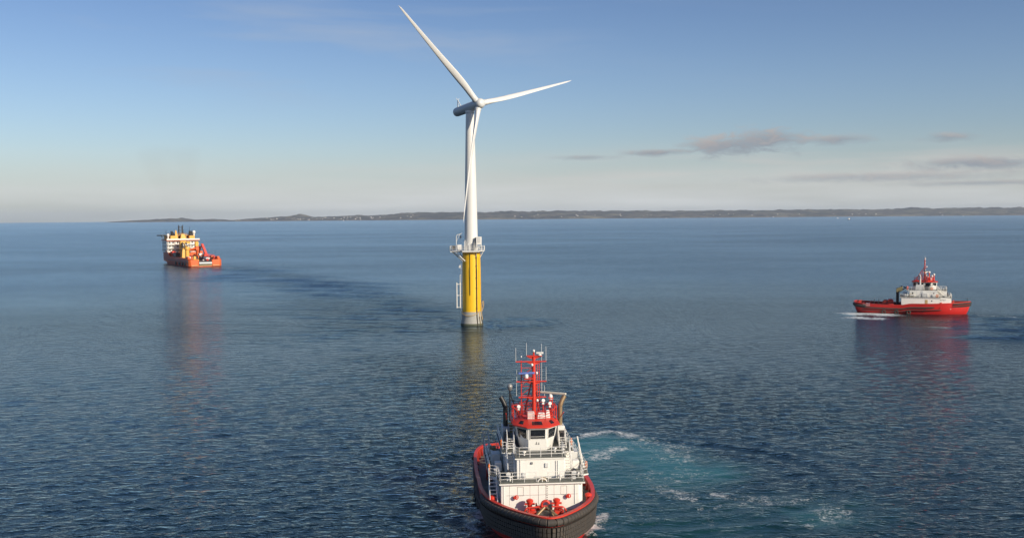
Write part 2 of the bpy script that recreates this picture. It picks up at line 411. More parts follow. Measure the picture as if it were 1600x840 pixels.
    gust = mm('ADD', .1, mm('ADD', mm('MULTIPLY', noise(.006, (.35, 1, 1), 4, .6, R(6), 1.0), 1.1), mm('MULTIPLY', noise(.028, (.4, 1, 1), 4, .6, R(-8), 1.2), .75)))
    gust = mm('MULTIPLY', gust, mm('SUBTRACT', 1, mm('MULTIPLY', tu, .55), clamp=True))
    amp = mm('MULTIPLY', mm('ADD', 1.0, mm('MULTIPLY', ch, 1.1)), gust)
    h = mm('MULTIPLY', mm('ADD', h1, mm('ADD', h2, h3)), amp)
    bp = N.new('ShaderNodeBump'); bp.inputs['Strength'].default_value = 1; bp.inputs['Distance'].default_value = WAVE
    L.new(h, bp.inputs['Height']); L.new(bp.outputs[0], b.inputs['Normal'])
    # foam: broken lacy texture gated by where the water was churned
    n1 = noise(3.6, (.8, 1, 1), 8, .78, 0, 1.2); n2 = noise(.75, (1, 1, 1), 5, .7, 1, 1.0)
    lace = mm('ADD', mm('MULTIPLY', n1, .55), mm('MULTIPLY', n2, .45))
    ff = mm('MULTIPLY', mm('SUBTRACT', mm('ADD', mm('MULTIPLY', mm('POWER', fo, .5), .235), lace), .685, clamp=True), 9, clamp=True)
    ff = mm('MULTIPLY', ff, mm('MULTIPLY', fo, 3.5, clamp=True), clamp=True)
    tn = mm('MULTIPLY', tu, mm('ADD', .55, mm('MULTIPLY', noise(.18, (1, 1, 1), 4, .6, 0, 1.5), .9)), clamp=True)
    col = mixc(nt, tn, SEA, SEA_TURQ)
    col = mixc(nt, ff, col, (.72, .74, .72))
    L.new(col, b.inputs['Base Color'])
    geo = N.new('ShaderNodeNewGeometry'); vl = N.new('ShaderNodeVectorMath'); vl.operation = 'LENGTH'; L.new(geo.outputs['Position'], vl.inputs[0])
    far = mm('MULTIPLY', mm('DIVIDE', mm('SUBTRACT', vl.outputs['Value'], 120), 420, clamp=True), .17)
    L.new(mm('ADD', mm('ADD', SEA_ROUGH, far), mm('MULTIPLY', ff, .6)), b.inputs['Roughness'])
    b.inputs['IOR'].default_value = 1.333
    # water body under a Fresnel-weighted reflecting skin
    gl = N.new('ShaderNodeBsdfGlossy'); gl.inputs['Color'].default_value = (.75, .865, .91, 1); df = N.new('ShaderNodeBsdfDiffuse')
    L.new(col, df.inputs['Color']); L.new(bp.outputs[0], gl.inputs['Normal']); L.new(bp.outputs[0], df.inputs['Normal'])
    L.new(b.inputs['Roughness'].links[0].from_socket, gl.inputs['Roughness'])
    fr = N.new('ShaderNodeFresnel'); fr.inputs['IOR'].default_value = 1.333; L.new(bp.outputs[0], fr.inputs['Normal'])
    mx = N.new('ShaderNodeMixShader'); L.new(mm('MULTIPLY', fr.outputs[0], mm('SUBTRACT', 1, mm('MULTIPLY', ff, .9))), mx.inputs[0]); L.new(df.outputs[0], mx.inputs[1]); L.new(gl.outputs[0], mx.inputs[2])
    L.new(mx.outputs[0], N['Material Output'].inputs['Surface']); N.remove(b)
    me.materials.append(m)
    o = bpy.data.objects.new('water', me); C.objects.link(o); tag(o, kind='structure')
    return o
SEA = (.0012, .010, .0135); SEA_TURQ = (.024, .125, .112); SEA_ROUGH = .03; WAVE = 1.0
build_sea()

# ------------------------------------------------------------------ far coast
COAST_Y = 10500.0
SKYLINE = [(-60, 0), (158, 0), (164, 2.2), (185, 3.0), (198, 3.6), (206, 4.2), (216, 3.4), (226, 4.6), (234, 3.2), (240, .4), (246, 2.4), (262, 2.8), (285, 2.8), (300, 2.0), (306, 0),
           (318, 1.4), (332, 1.6), (338, .8), (350, 3.0), (372, 4.2), (395, 5.0), (412, 6.8), (420, 6.2), (430, 9.6), (438, 7.6), (455, 4.4), (478, 5.4), (500, 5.6), (530, 7.4), (548, 6.6), (575, 7.2), (590, 7.8), (612, 10.5), (640, 12.4), (665, 11.6),
           (690, 12.2), (720, 11.6), (760, 12.4), (800, 13.2), (850, 12.6), (905, 12.6), (950, 12.8), (1000, 12.2), (1045, 11.4), (1060, 10.8), (1100, 11.2), (1150, 11.2), (1200, 11.2), (1250, 10.8), (1285, 12.2), (1330, 11.4),
           (1400, 11.0), (1470, 10.8), (1488, 12.6), (1500, 13.6), (1515, 13.0), (1530, 11.4), (1560, 11.8), (1600, 11.8), (1700, 13), (1820, 12), (1980, 9), (2100, 0)]
def sky_h(X):
    px = 800 + X / COAST_Y * FPX
    return np.interp(px, [a for a, _ in SKYLINE], [b for _, b in SKYLINE]) * COAST_Y / FPX
def coast_z(X, D):
    """terrain height at x = X, D metres behind the shoreline"""
    shore = 120 * (vnoise(X, X * 0 + 1, 330, 21) - .3) + 50 * (vnoise(X, X * 0 + 7, 90, 22) - .5)
    d = np.clip(D - np.clip(shore, 0, 200), -50, None)
    h = sky_h(X)
    n1 = vnoise(X, D, 420, 31); n2 = vnoise(X, D, 150, 32); n3 = vnoise(X, D, 60, 33); n4 = vnoise(X, D, 26, 34)
    ramp = np.clip(d / 1250, 0, 1) ** .8
    crest = np.where(D > 1300, np.clip(1 - (D - 1300) / 700, 0, 1), 1)
    z = h * ramp * crest * (.80 + .20 * n1 * (1 - ramp) + .28 * (1 - ramp) * n2) + np.minimum(h, 60) * ramp * crest * (.18 * n2 + .16 * n3 + .10 * n4)
    z += np.minimum(h * .35, 9) * np.clip(d / 60, 0, 1) * (.3 + .8 * n3)
    return np.where(h < .5, -3, np.where(d <= 0, -2, z - .5))

def build_coast():
    xs = np.arange(-5150, 7600, 11.0); ds = np.concatenate([np.linspace(-10, 200, 14), np.linspace(230, 1400, 26), [1500, 1650, 1900, 2050]])
    Xg, Dg = np.meshgrid(xs, ds, indexing='ij'); Z = coast_z(Xg, Dg)
    co = np.stack([Xg, COAST_Y + Dg, Z], -1).reshape(-1, 3); n, m_ = Xg.shape
    i, j = np.meshgrid(np.arange(n - 1), np.arange(m_ - 1), indexing='ij')
    q = np.stack([i * m_ + j, (i + 1) * m_ + j, (i + 1) * m_ + j + 1, i * m_ + j + 1], -1).reshape(-1, 4)
    me = bpy.data.meshes.new('hills'); me.from_pydata(co.tolist(), [], q.tolist()); me.update()
    m = bpy.data.materials.new('coast_heath_and_rock'); m.use_nodes = True; nt = m.node_tree; b = nt.nodes['Principled BSDF']
    tc = nt.nodes.new('ShaderNodeTexCoord')
    def noise(sc, det=5, st=(1, 1, 1)):
        mp = nt.nodes.new('ShaderNodeMapping'); nt.links.new(tc.outputs['Object'], mp.inputs[0]); mp.inputs['Scale'].default_value = st
        n = nt.nodes.new('ShaderNodeTexNoise'); nt.links.new(mp.outputs[0], n.inputs['Vector']); n.inputs['Scale'].default_value = sc; n.inputs['Detail'].default_value = det; n.inputs['Roughness'].default_value = .65
        return n.outputs[0]
    mm = lambda *a, **k: math_node(nt, *a, **k)
    c = mixc(nt, mm('MULTIPLY', mm('SUBTRACT', noise(.012), .40, clamp=True), 4, clamp=True), (.03, .038, .03), (.13, .105, .085))
    c = mixc(nt, mm('MULTIPLY', mm('SUBTRACT', noise(.003), .48, clamp=True), 5, clamp=True), c, (.20, .18, .12))
    c = mixc(nt, mm('MULTIPLY', mm('SUBTRACT', noise(.03), .60, clamp=True), 5, clamp=True), c, (.28, .24, .19))
    sp = nt.nodes.new('ShaderNodeSeparateXYZ'); nt.links.new(tc.outputs['Object'], sp.inputs[0])
    low = mm('MULTIPLY', mm('SUBTRACT', 1, mm('DIVIDE', sp.outputs[2], 9), clamp=True), mm('MULTIPLY', mm('SUBTRACT', noise(.008), .42, clamp=True), 5, clamp=True), clamp=True)
    c = mixc(nt, low, c, (.26, .20, .14))
    nt.links.new(c, b.inputs['Base Color']); b.inputs['Roughness'].default_value = .95
    me.materials.append(m); me.polygons.foreach_set('use_smooth', [True] * len(me.polygons))
    o = bpy.data.objects.new('hills', me); C.objects.link(o); tag(o, kind='structure')
build_coast()

def house_mb(sx, sy, h):
    mb = MB(); mb.box((0, 0, h / 2), (sx, sy, h)); return mb
def coast_house(px, D, s=1.0, rz=0.0, first=[None]):
    X = (px - 800) / FPX * (COAST_Y + D); z = float(coast_z(np.array([X]), np.array([float(D)]))[0])
    if z < .2: z = .6
    if first[0] is None:
        t = empty('house'); house_mb(13, 9, 6).build('wall', M['housewall'], t)
        mb = MB(); mb.prism([(-7, -5), (7, -5), (7, 5), (-7, 5)], 6.01, 9.2, [(-7, -.2), (7, -.2), (7, .2), (-7, .2)]); mb.build('roof', M['houseroof'], t)
        first[0] = t; r = t
    else:
        t = first[0]; r = t.copy(); C.objects.link(r)
        for ch in t.children: c = ch.copy(); C.objects.link(c); c.parent = r
    r.location = (X, COAST_Y + D, z - .8); r.rotation_euler = (0, 0, rz); r.scale = (s, s, s)
    tag(r, 'small pale house among the scattered houses on the far low coast', 'house', 'scattered pale houses on the far coast')
hr = random.Random(5)
spots = []
for c0, sd, n in ((428, 8, 7), (475, 14, 16), (520, 12, 10), (562, 16, 12), (600, 14, 6), (368, 12, 5), (640, 14, 4), (905, 10, 6), (1000, 40, 6), (1130, 14, 6), (1230, 40, 5), (1360, 60, 6), (1475, 12, 3), (820, 40, 5)):
    for _ in range(n): spots.append((hr.gauss(c0, sd), hr.uniform(60, 620) if c0 < 700 else hr.uniform(60, 500), hr.uniform(.6, 1.15), hr.uniform(-.6, .6)))
for s_ in spots: coast_house(*s_)

# lighthouse on the outermost islet
def lighthouse():
    px, D = 204.5, 700; X = (px - 800) / FPX * (COAST_Y + D); z = float(coast_z(np.array([X]), np.array([700.]))[0])
    t = empty('lighthouse', (X, COAST_Y + D, z - .5)); tag(t, 'tiny white lighthouse on top of the outermost low islet at the left', 'lighthouse')
    MB().lathe([(4, 0), (3, 14), (3.6, 14.2), (3.6, 15)], n=12).build('tower', M['housewall'], t)
    MB().lathe([(1.8, 15), (1.8, 18), (.2, 20)], n=10).build('lantern', M['red'], t)
    MB().box((9, 2, 3), (12, 9, 6)).build('keeper_house', M['housewall'], t)
lighthouse()

# ------------------------------------------------------------------ haze
hz = MB().box((0, 0, 56.5), (27600, 27600, 115.0)).build('haze', bpy.data.materials.new('haze_air'))
hm = hz.data.materials[0]; hm.use_nodes = True; hn = hm.node_tree; hn.nodes.remove(hn.nodes['Principled BSDF'])
pv = hn.nodes.new('ShaderNodeVolumePrincipled'); pv.inputs['Color'].default_value = (.76, .87, 1.0, 1); pv.inputs['Density'].default_value = 3.4e-5; pv.inputs['Anisotropy'].default_value = .2
hn.links.new(pv.outputs[0], hn.nodes['Material Output'].inputs['Volume']); tag(hz, kind='stuff')

# ------------------------------------------------------------------ floating wind turbine
def circ(c, r, z, n=24, a0=0, a1=2 * math.pi): return [(c[0] + r * math.cos(a0 + (a1 - a0) * i / n), c[1] + r * math.sin(a0 + (a1 - a0) * i / n), z) for i in range(n + 1)]

def wind_turbine():
    t = empty('wind_turbine', T); tag(t, 'tall white three-bladed wind turbine standing on a yellow floating column in open water', 'wind turbine')
    # column: grey at the waterline, yellow above; the camera looks along +Y, so -Y is the near side
    cf = MB().lathe([(3.7, -25), (3.5, -1), (3.18, .8), (2.95, 2.2), (2.78, 4.0)], n=40).build('column_foot', M['concrete'], t)
    MB().lathe([(3.52, -.9), (3.40, 0), (3.25, .55), (3.2, .55)], n=40).build('weed_band', M['weed'], cf)
    mb = MB()
    for a in (-57, -40, -20): a = R(a); mb.bar((3.05 * math.cos(a), 3.05 * math.sin(a), 2.6), (3.45 * math.cos(a), 3.45 * math.sin(a), -.4), .11)
    mb.build('anode', M['cable'], cf)
    mb = MB(); [mb.lathe([(2.775, z), (2.775, z + .05)], n=40) for z in (8.0, 12.0)]; mb.build('weld_seam', M['yellow'], t); mb = MB(); mb.lathe([(2.75, 4.0), (2.75, 12), (2.70, 17), (2.64, 21.4)], n=40); col = mb.build('column', M['yellow'], t)
    MB().lathe([(2.86, 21.4), (2.86, 21.75), (1.98, 21.76)], n=40).build('flange', M['yellow'], t)
    mb = MB()                                                 # depth marks up the left side
    for i in range(34):
        z = 4.6 + i * .5; a = R(-128); r = 2.76 if z < 14 else 2.71
        L_ = .55 if i % 5 == 0 else .32
        mb.box((r * math.cos(a), r * math.sin(a), z), (.04, L_, .09), rz=a)
    mb.build('depth_mark', M['cable'], t)
    def up(a, z0, z1, rr, m, name, off=.1):
        a = R(a); pts = [((2.78 + off + max(0, (4.0 - z) * .13)) * math.cos(a) if z < 17 else (2.66 + off) * math.cos(a), (2.78 + off + max(0, (4.0 - z) * .13)) * math.sin(a) if z < 17 else (2.66 + off) * math.sin(a), z) for z in np.linspace(z0, z1, 14)]
        return MB().tube(pts, rr, 8).build(name, m, t)
    up(-57, -.6, 21.2, .14, M['cable'], 'power_cable'); up(-54, 3.8, 21.2, .07, M['cable'], 'power_cable')
    up(-97, 9.0, 21.2, .07, M['cable'], 'cable'); up(-22, 7.5, 21, .05, M['yellow'], 'pipe')
    up(-38, -.5, 20, .05, M['yellow'], 'pipe')
    mb = MB()
    for z in (5, 8, 11, 14, 17.5, 20): mb.box((2.86 * math.cos(R(-57)), 2.86 * math.sin(R(-57)), z), (.18, .5, .22), rz=R(-57))
    mb.build('cable_clamp', M['cable'], t)
    # slack mooring ropes
    pts = [((2.95 + .15 * math.sin(u * math.pi)) * math.cos(R(-175 + 140 * u)), (2.95 + .2 * math.sin(u * math.pi)) * math.sin(R(-175 + 140 * u)), 4.4 - 1.5 * math.sin(math.pi * u) ** .8) for u in np.linspace(0, 1, 22)]
    MB().tube(pts, .09, 6).build('rope', M['rope'], t)
    pts = [(2.95, -.9, 4.0), (3.3, -1.0, 5), (3.55, -1.0, 6.4), (3.45, -1.0, 7.2), (3.15, -1, 6.9), (2.9, -1, 5.6), (2.9, -1.1, 3.4), (3.2, -1.2, 1.6)]
    MB().tube(pts, .11, 6).build('hose', M['rope'], t)
    # boat landing: two white fender pipes with rungs, on stand-offs
    bl = MB()
    for x in (-4.35, -3.35): bl.bar((x, -.8, 5.1), (x, -.8, 12.6), .15, n=10)
    for z in (5.25, 8.8, 12.1): bl.bar((-4.35, -.8, z), (-3.35, -.8, z), .10); bl.bar((-3.35, -.8, z), (-2.5, -.5, z), .09)
    bl.bar((-3.35, -.8, 12.6), (-3.35, -.8, 14.8), .08); bl.bar((-3.35, -.8, 14.8), (-2.6, -.5, 14.8), .08)
    bl.build('boat_landing', M['white'], t)
    ld = MB(); ld.bar((-3.05, -.9, 2), (-3.05, -.9, 21), .04); ld.bar((-3.05, -.5, 2), (-3.05, -.5, 21), .04)
    for z in np.arange(2.3, 21, .45): ld.bar((-3.05, -.9, z), (-3.05, -.5, z), .025, n=4)
    for z in (4, 8, 12, 16, 20): ld.bar((-3.05, -.7, z), (-2.5, -.6, z), .04)
    ld.build('ladder', M['white2'], t)
    MB().box((-3.35, -1.1, 17.3), (.5, .35, .8), ry=.3).bar((-3.1, -1, 16.7), (-2.6, -.9, 16.7), .06).build('bracket', M['white2'], t)
    # working platform
    oc = [(-6.2, -1.9), (-5.4, -2.5), (-3.2, -2.7), (-2.5, -3.9), (2.4, -3.9), (3.9, -2.4), (3.9, 2.4), (2.4, 3.9), (-2.4, 3.9), (-3.8, 2.6), (-5.4, 2.5), (-6.2, 1.9)]
    pf = MB().prism(oc, 21.8, 22.08).build('platform', M['white2'], t)
    mb = MB(); ring = [(x * 1.0, y * 1.0, 22.08) for x, y in oc]; mb.rail(ring + ring[:1], 1.25, 1.1, .045, 3); mb.build('railing', M['white'], pf)
    mb = MB(); mb.tube([(3.6 * math.cos(a), 3.6 * math.sin(a), 21.7) for a in np.linspace(0, 2 * math.pi, 25)], .1, 6); mb.bar((-5.7, -1.6, 21.75), (-2.2, -1.3, 18.6), .12).bar((-5.7, 1.6, 21.75), (-2.2, 1.3, 18.6), .12).bar((-4.6, -2.2, 21.75), (-1.7, -2.0, 18.9), .12)
    for a in range(-60, 240, 60):
        a = R(a); mb.bar((3.6 * math.cos(a), 3.6 * math.sin(a), 21.75), (2.5 * math.cos(a), 2.5 * math.sin(a), 19.8), .09)
    mb.box((0, -3.7, 21.7), (5, .18, .22)).box((-4.6, -2.2, 21.68), (2.9, .15, .2)).build('brace', M['white'], pf)
    cb = MB().box((2.35, -2.2, 24.9), (1.55, 1.5, 2.3)).build('cabinet', M['white'], t, bevel=.05)
    mb = MB(); [mb.bar((2.35 + sx * .7, -2.2 + sy * .65, 22.08), (2.35 + sx * .7, -2.2 + sy * .65, 23.75), .07) for sx in (-1, 1) for sy in (-1, 1)]; mb.bar((1.65, -2.85, 22.1), (3.05, -2.85, 23.7), .05); mb.bar((3.05, -2.85, 22.1), (1.65, -2.85, 23.7), .05)
    mb.build('cabinet_stand', M['white'], cb); MB().box((2.35, -2.965, 25.1), (.9, .03, 1.6)).build('door', M['white2'], cb)
    MB().box((-3.4, -1.5, 23.0), (1.2, 1.0, 1.5)).build('control_box', M['white'], t, bevel=.04)
    MB().box((-5.1, -1.2, 22.9), (1.0, .9, 1.2)).build('control_box', M['black'], t, bevel=.04)
    MB().box((1.0, -2.5, 23.2), (.6, .6, 2.0)).bar((.9, -2.3, 24), (1.3, -2.2, 25.6), .22, n=8).bar((.2, -2.9, 22.2), (.2, -2.9, 24.1), .1).build('pump', M['grey'], t)
    cr = MB().tube([(-4.3, -1.6, 22.1), (-4.3, -1.6, 26.1), (-4.1, -1.6, 26.6), (-2.9, -1.5, 26.9)], .11, 8).bar((-4.3, -1.6, 24.6), (-3.3, -1.5, 26.7), .06).bar((-2.9, -1.5, 26.9), (-2.6, -1.5, 27.3), .05).build('davit_crane', M['white2'], t)
    MB().box((-3.0, -1.5, 26.0), (.42, .3, .55)).bar((-3.0, -1.5, 26.9), (-3, -1.5, 26.2), .04).bar((-3.0, -1.5, 25.8), (-3.1, -1.5, 25.1), .03).build('hoist', M['black'], cr)
    MB().tube([(-1.9, -2.0, 22), (-1.9, -2.0, 24.6), (-1.7, -1.9, 25.1), (-1.5, -1.8, 24.6), (-1.5, -1.8, 22.1)], .08, 8).build('pipe', M['white'], t)
    # tower
    tw = MB().lathe([(1.98, 21.76), (1.97, 24), (1.85, 32), (1.66, 42), (1.44, 52), (1.26, 60), (1.20, 62.4)], n=48).build('tower', M['tower'], t)
    MB().lathe([(2.06, 21.78), (2.06, 22.0)], n=48).lathe([(1.72, 40), (1.72, 40.06)], n=48).lathe([(1.22, 62.2), (1.34, 62.25), (1.34, 62.9)], n=40).build('tower_flange', M['tower'], tw)
    MB().box((-.6, -1.93, 23.1), (.8, .12, 2.0), rz=.0).build('door', M['white2'], tw, bevel=.03)
    # rotor frame
    yaw, tilt = R(36.6), R(7.0)
    n_ = Vector((math.sin(yaw) * math.cos(tilt), -math.cos(yaw) * math.cos(tilt), math.sin(tilt)))     # rotor axis, out of the nose
    hx = Vector((math.cos(yaw), math.sin(yaw), 0)); up_ = n_.cross(hx); up_ = up_ if up_.z > 0 else -up_
    hub = Vector((2.73, -3.0, 64.55))
    Mr = Matrix((hx, up_, n_)).transposed()                     # columns: rotor right, rotor up, rotor axis
    def axl(prof, name, m, par=t, n=28): return MB().lathe(prof, hub, n, Mr).build(name, m, par, smooth=50)
    nac = axl([(.5, -12.15), (1.05, -12.1), (1.25, -11.85), (1.34, -11.3), (1.38, -8.5), (1.40, -4.5), (1.38, -2.6), (1.34, -1.5)], 'nacelle', M['nacelle'])
    q = lambda x, y, z: hub + Mr @ Vector((x, y, z))
    mb = MB(); a = q(0, 1.4, -10.9)
    mb.bar(a, a + V(0, 0, 2.3), .20, .09, 8); mb.bar(a + V(0, 0, 2.1), q(0, 1.2, -9.2), .14, n=6); mb.bar(a + V(-.45, -.1, 2.3), a + V(.45, .1, 2.3), .05); mb.bar(a + V(-.42, -.1, 2.3), a + V(-.42, -.1, 2.7), .06); mb.bar(a + V(.42, .1, 2.3), a + V(.42, .1, 2.6), .05)
    mb.build('wind_sensor', M['blade'], nac)
    hb = axl([(1.34, -1.45), (1.44, -1.2), (1.5, -.2), (1.5, .7), (1.32, 1.3), (.95, 1.75), (.3, 1.9)], 'hub', M['nacelle'])
    # blades
    Lb, th0 = 36.1, R(14.7)
    secs = []                                                 # radius, chord, thickness, twist, sweep of pitch axis, prebend
    for s in np.linspace(0, 1, 34):
        rr = 1.35 + (Lb - 1.35) * s
        ch = np.interp(s, [0, .05, .12, .2, .3, .5, .75, .93, .985, 1], [1.75, 1.75, 1.9, 2.1, 2.0, 1.5, .98, .58, .32, .05])
        tk = np.interp(s, [0, .05, .14, .25, .5, 1], [1, .98, .74, .5, .34, .2]) * ch
        tw_ = R(np.interp(s, [0, .15, .4, 1], [20, 16, 6, -1]))
        secs.append((rr, ch, tk, tw_, s))
    def blade(k):
        a = th0 + k * 2 * math.pi / 3; d = Vector((math.cos(a), math.sin(a), 0)); e = Vector((-math.sin(a), math.cos(a), 0)); ax = Vector((0, 0, 1)); rs = []
        for rr, ch, tk, tw_, s in secs:
            rd = max(0, 1 - s / .14); ring = []
            for j in range(20):
                ph = 2 * math.pi * j / 20; x = math.cos(ph) * .5; y = math.sin(ph) * .5
                le = .5 + (-.2) * (1 - rd)                     # pitch axis nearer the leading edge outboard
                xs = x * ch + (.5 - le) * ch * .9; ys = y * tk * (1 - (1 - rd) * .55 * max(0, x + .5) ** 1.2)
                c, s_ = math.cos(tw_ + R(BLADE_PITCH)), math.sin(tw_ + R(BLADE_PITCH))
                u_ = xs * c - ys * s_; v_ = xs * s_ + ys * c
                p = d * rr + e * (-u_) + ax * (v_ + 1.3 * s * s); ring.append(hub + Mr @ p)
            rs.append(ring)
        b = MB().rings(rs).build('blade', M['blade'], t, smooth=180)
        p0, p1 = hub + Mr @ (d * 1.2), hub + Mr @ (d * 2.0)
        MB().bar(p0, p1, .93, n=24).build('blade_root', M['nacelle'], b)
    BLADE_PITCH = 38
    for k in range(3): blade(k)
wind_turbine()

# ------------------------------------------------------------------ tugboats (local +X = bow, +Y = port, z = 0 at the waterline)
OUT = [(-17.4, 0, 3.3), (-17.35, 2.0, 3.3), (-17.1, 3.6, 3.3), (-16.4, 4.7, 3.25), (-14.8, 5.5, 3.1), (-12, 5.9, 2.95), (-7, 6.05, 2.8), (-3.0, 6.05, 2.8), (-1.4, 6.05, 3.05), (0, 6.05, 3.25),
       (4, 6.0, 3.3), (7.5, 5.6, 3.4), (10, 5.0, 3.5), (12.2, 4.1, 3.6), (14.2, 3.0, 3.7), (15.8, 1.95, 3.8), (17.0, 1.0, 3.88), (17.5, 0, 3.9)]
def spline(pts, per=4):
    res = []; P_ = [np.array(p, float) for p in pts]
    P_ = [P_[0] * np.array([1, -1, 1]) + 0 if False else 2 * P_[0] - P_[1]] + P_ + [2 * P_[-1] - P_[-2]]
    for i in range(1, len(P_) - 2):
        for k in range(per):
            t = k / per; a, b, c, d = P_[i - 1:i + 3]
            res.append(.5 * ((2 * b) + (-a + c) * t + (2 * a - 5 * b + 4 * c - d) * t * t + (-a + 3 * b - 3 * c + d) * t ** 3))
    res.append(P_[-2]); return res
def outline():
    P_ = list(OUT)
    P_full = [(u, -y, z) for u, y, z in P_] + [(u, y, z) for u, y, z in P_[-2:0:-1]]     # stern -> starboard -> bow -> port
    n = len(P_full); out = []
    A = [np.array(p, float) for p in P_full]
    for i in range(n):
        a, b, c, d = A[i - 1], A[i], A[(i + 1) % n], A[(i + 2) % n]
        for k in range(4):
            t = k / 4; out.append(.5 * ((2 * b) + (-a + c) * t + (2 * a - 5 * b + 4 * c - d) * t * t + (-a + 3 * b - 3 * c + d) * t ** 3))
    return out
def offset(ol, d):
    n = len(ol); r = []
    for i in range(n):
        t = ol[(i + 1) % n][:2] - ol[i - 1][:2]; t = t / (np.linalg.norm(t) + 1e-9); r.append((ol[i][0] + t[1] * d, ol[i][1] - t[0] * d))
    return r
def loop_strip(prof_fn, ol, keep=lambda i: True, closed=True):
    """sweep a little section around the outline; prof_fn(i) -> list of (offset outward, z)"""
    pass

def lifebuoy(par, c, rz=0, name='lifebuoy'):
    Mx = Matrix.Rotation(rz, 3, 'Z') @ Matrix.Rotation(R(90), 3, 'Y')
    pts = [Vector(c) + Mx @ Vector((.33 * math.cos(a), .33 * math.sin(a), 0)) for a in np.linspace(0, 2 * math.pi, 15)]
    return MB().tube(pts, .09, 6).build(name, M['orange'], par)

def make_tug(place, label, shift=0.0, detail=True):
    Lr = .36 if detail else .26
    t = empty('tugboat', (*place['loc'], 0), place['rz']); tag(t, label, 'tugboat', 'red and white tugboats')
    ol = outline(); n = len(ol)
    # ---- hull
    rs = []
    for zf, sb, sf, sa in ((None, 1, 1, 1), (2.1, .985, .985, .99), (1.0, .95, .965, .975), (0, .90, .94, .95), (-1.2, .78, .88, .90), (-2.6, .3, .7, .75)):
        rs.append([(p[0] * (sf if p[0] > 0 else sa), p[1] * sb, (p[2] if zf is None else zf)) for p in ol])
    hull = MB().rings(rs, caps=False)
    hull.add(rs[-1], [tuple(range(n))])
    hull = hull.build('hull', M['hullred'], t, smooth=50)
    dz = [p[2] - 1.05 for p in ol]
    inn = offset(ol, -.22)
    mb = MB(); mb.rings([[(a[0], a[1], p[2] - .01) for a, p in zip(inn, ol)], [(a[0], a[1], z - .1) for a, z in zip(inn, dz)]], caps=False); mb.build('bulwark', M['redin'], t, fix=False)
    cap = MB(); o1, o2 = offset(ol, .10), offset(ol, -.30)
    rr = [[(a[0], a[1], p[2] + dz_) for a, p in zip(oo, ol)] for oo, dz_ in ((o2, -.04), (o2, .08), (o1, .08), (o1, -.04))]
    cap.rings(rr + rr[:1], caps=False); cap.build('cap_rail', M['red'], t, smooth=50)
    d_ = MB(); zs = dz
    half = n // 2; vs = [(a[0], a[1], z) for a, z in zip(inn, zs)]
    fs = [(i, i + 1, n - i - 1, (n - i) % n) for i in range(0, half)]
    d_.add(vs, fs); d_.build('deck', M['deck'], t, fix=True)
    # stanchions inside the bulwark
    mb = MB()
    for i in range(0, n, 2):
        a = inn[i]; c = offset(ol, -.55)[i]; z = dz[i]
        mb.add([(a[0], a[1], z), (c[0], c[1], z), (a[0], a[1], z + .9), (a[0] + .06, a[1], z), (c[0] + .06, c[1], z), (a[0] + .06, a[1], z + .9)], [(0, 1, 2), (3, 5, 4), (0, 3, 4, 1), (1, 4, 5, 2)])
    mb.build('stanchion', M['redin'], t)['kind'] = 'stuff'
    # ---- rubber fender round the bow: a grooved roll over vertical pads
    idx = [i for i in range(n) if ol[i][0] > (5.6 if detail else 12.0)]
    dense = []
    pts = [ol[i] for i in sorted(idx)]                       # starboard aft -> bow -> port aft
    ln = [0]
    for a, b in zip(pts, pts[1:]): ln.append(ln[-1] + np.linalg.norm(b[:2] - a[:2]))
    tot = ln[-1]; P_ = np.array(pts)
    def onb(s):
        return np.array([np.interp(s, ln, P_[:, k]) for k in range(3)])
    def frame(s):
        a, b = onb(max(0, s - .2)), onb(min(tot, s + .2)); tg = (b - a)[:2]; tg /= np.linalg.norm(tg); return onb(s), tg, np.array([tg[1], -tg[0]])
    roll = MB(); ns = int(tot / .62); rings_ = []
    for k in range(ns):
        for q, sc in ((0.0, .74), (.06, .76), (.12, 1), (.90, 1), (.96, .76)):
            s = (k + q) * tot / ns; p, tg, nn = frame(s); e = min(1, .35 + min(s, tot - s) / 2.5)
            rings_.append([(p[0] + nn[0] * (.16 + .36 * e * sc * math.cos(a)), p[1] + nn[1] * (.16 + .36 * e * sc * math.cos(a)), p[2] - .40 + Lr * sc * math.sin(a)) for a in np.linspace(0, 2 * math.pi, 12, endpoint=False)])
    roll.rings(rings_); roll.build('bow_fender', M['rubber'], t, smooth=50)
    pads = MB(); np_ = int(tot / .36)
    for k in range(np_):
        s = (k + .5) * tot / np_; p, tg, nn = frame(s); rz = math.atan2(tg[1], tg[0]); e = min(1, .3 + min(s, tot - s) / 4)
        h = (1.0 + .75 * e) * (1 if detail else .3)
        for j in range(4):
            hh = h / 4
            pads.box((p[0] + nn[0] * .10 - nn[0] * .05 * j * .8, p[1] + nn[1] * .10 - nn[1] * .05 * j * .8, p[2] - .88 - hh * (j + .5)), (.30, .44, hh - .06), rz=rz)
    pads.build('fender_pads', M['rubber'], t)
    # rubbing strakes along the sides
    def strake(u0, u1, zoff, w_, h_, name='rubbing_strake', side=1):
        pp = [(p, q) for p, q in zip(ol, offset(ol, w_ * .4)) if u0 <= p[0] <= u1 and p[1] * side > 0]
        pp.sort(key=lambda x: x[0][0]); r_ = []
        for p, q in pp:
            z = (p[2] + zoff); sb = .99; y = q[1]
            r_.append([(q[0], y - side * w_ * .8, z - h_ / 2), (q[0], y, z - h_ / 2), (q[0], y, z + h_ / 2), (q[0], y - side * w_ * .8, z + h_ / 2)])
        if len(r_) > 1: MB().rings(r_).build(name, M['rubber'], t)
    for sd in (1, -1):
        strake(-17.2, 7, -1.15, .5, .34, side=sd); strake(-15, 9.0, -2.0, .4, .16, side=sd)
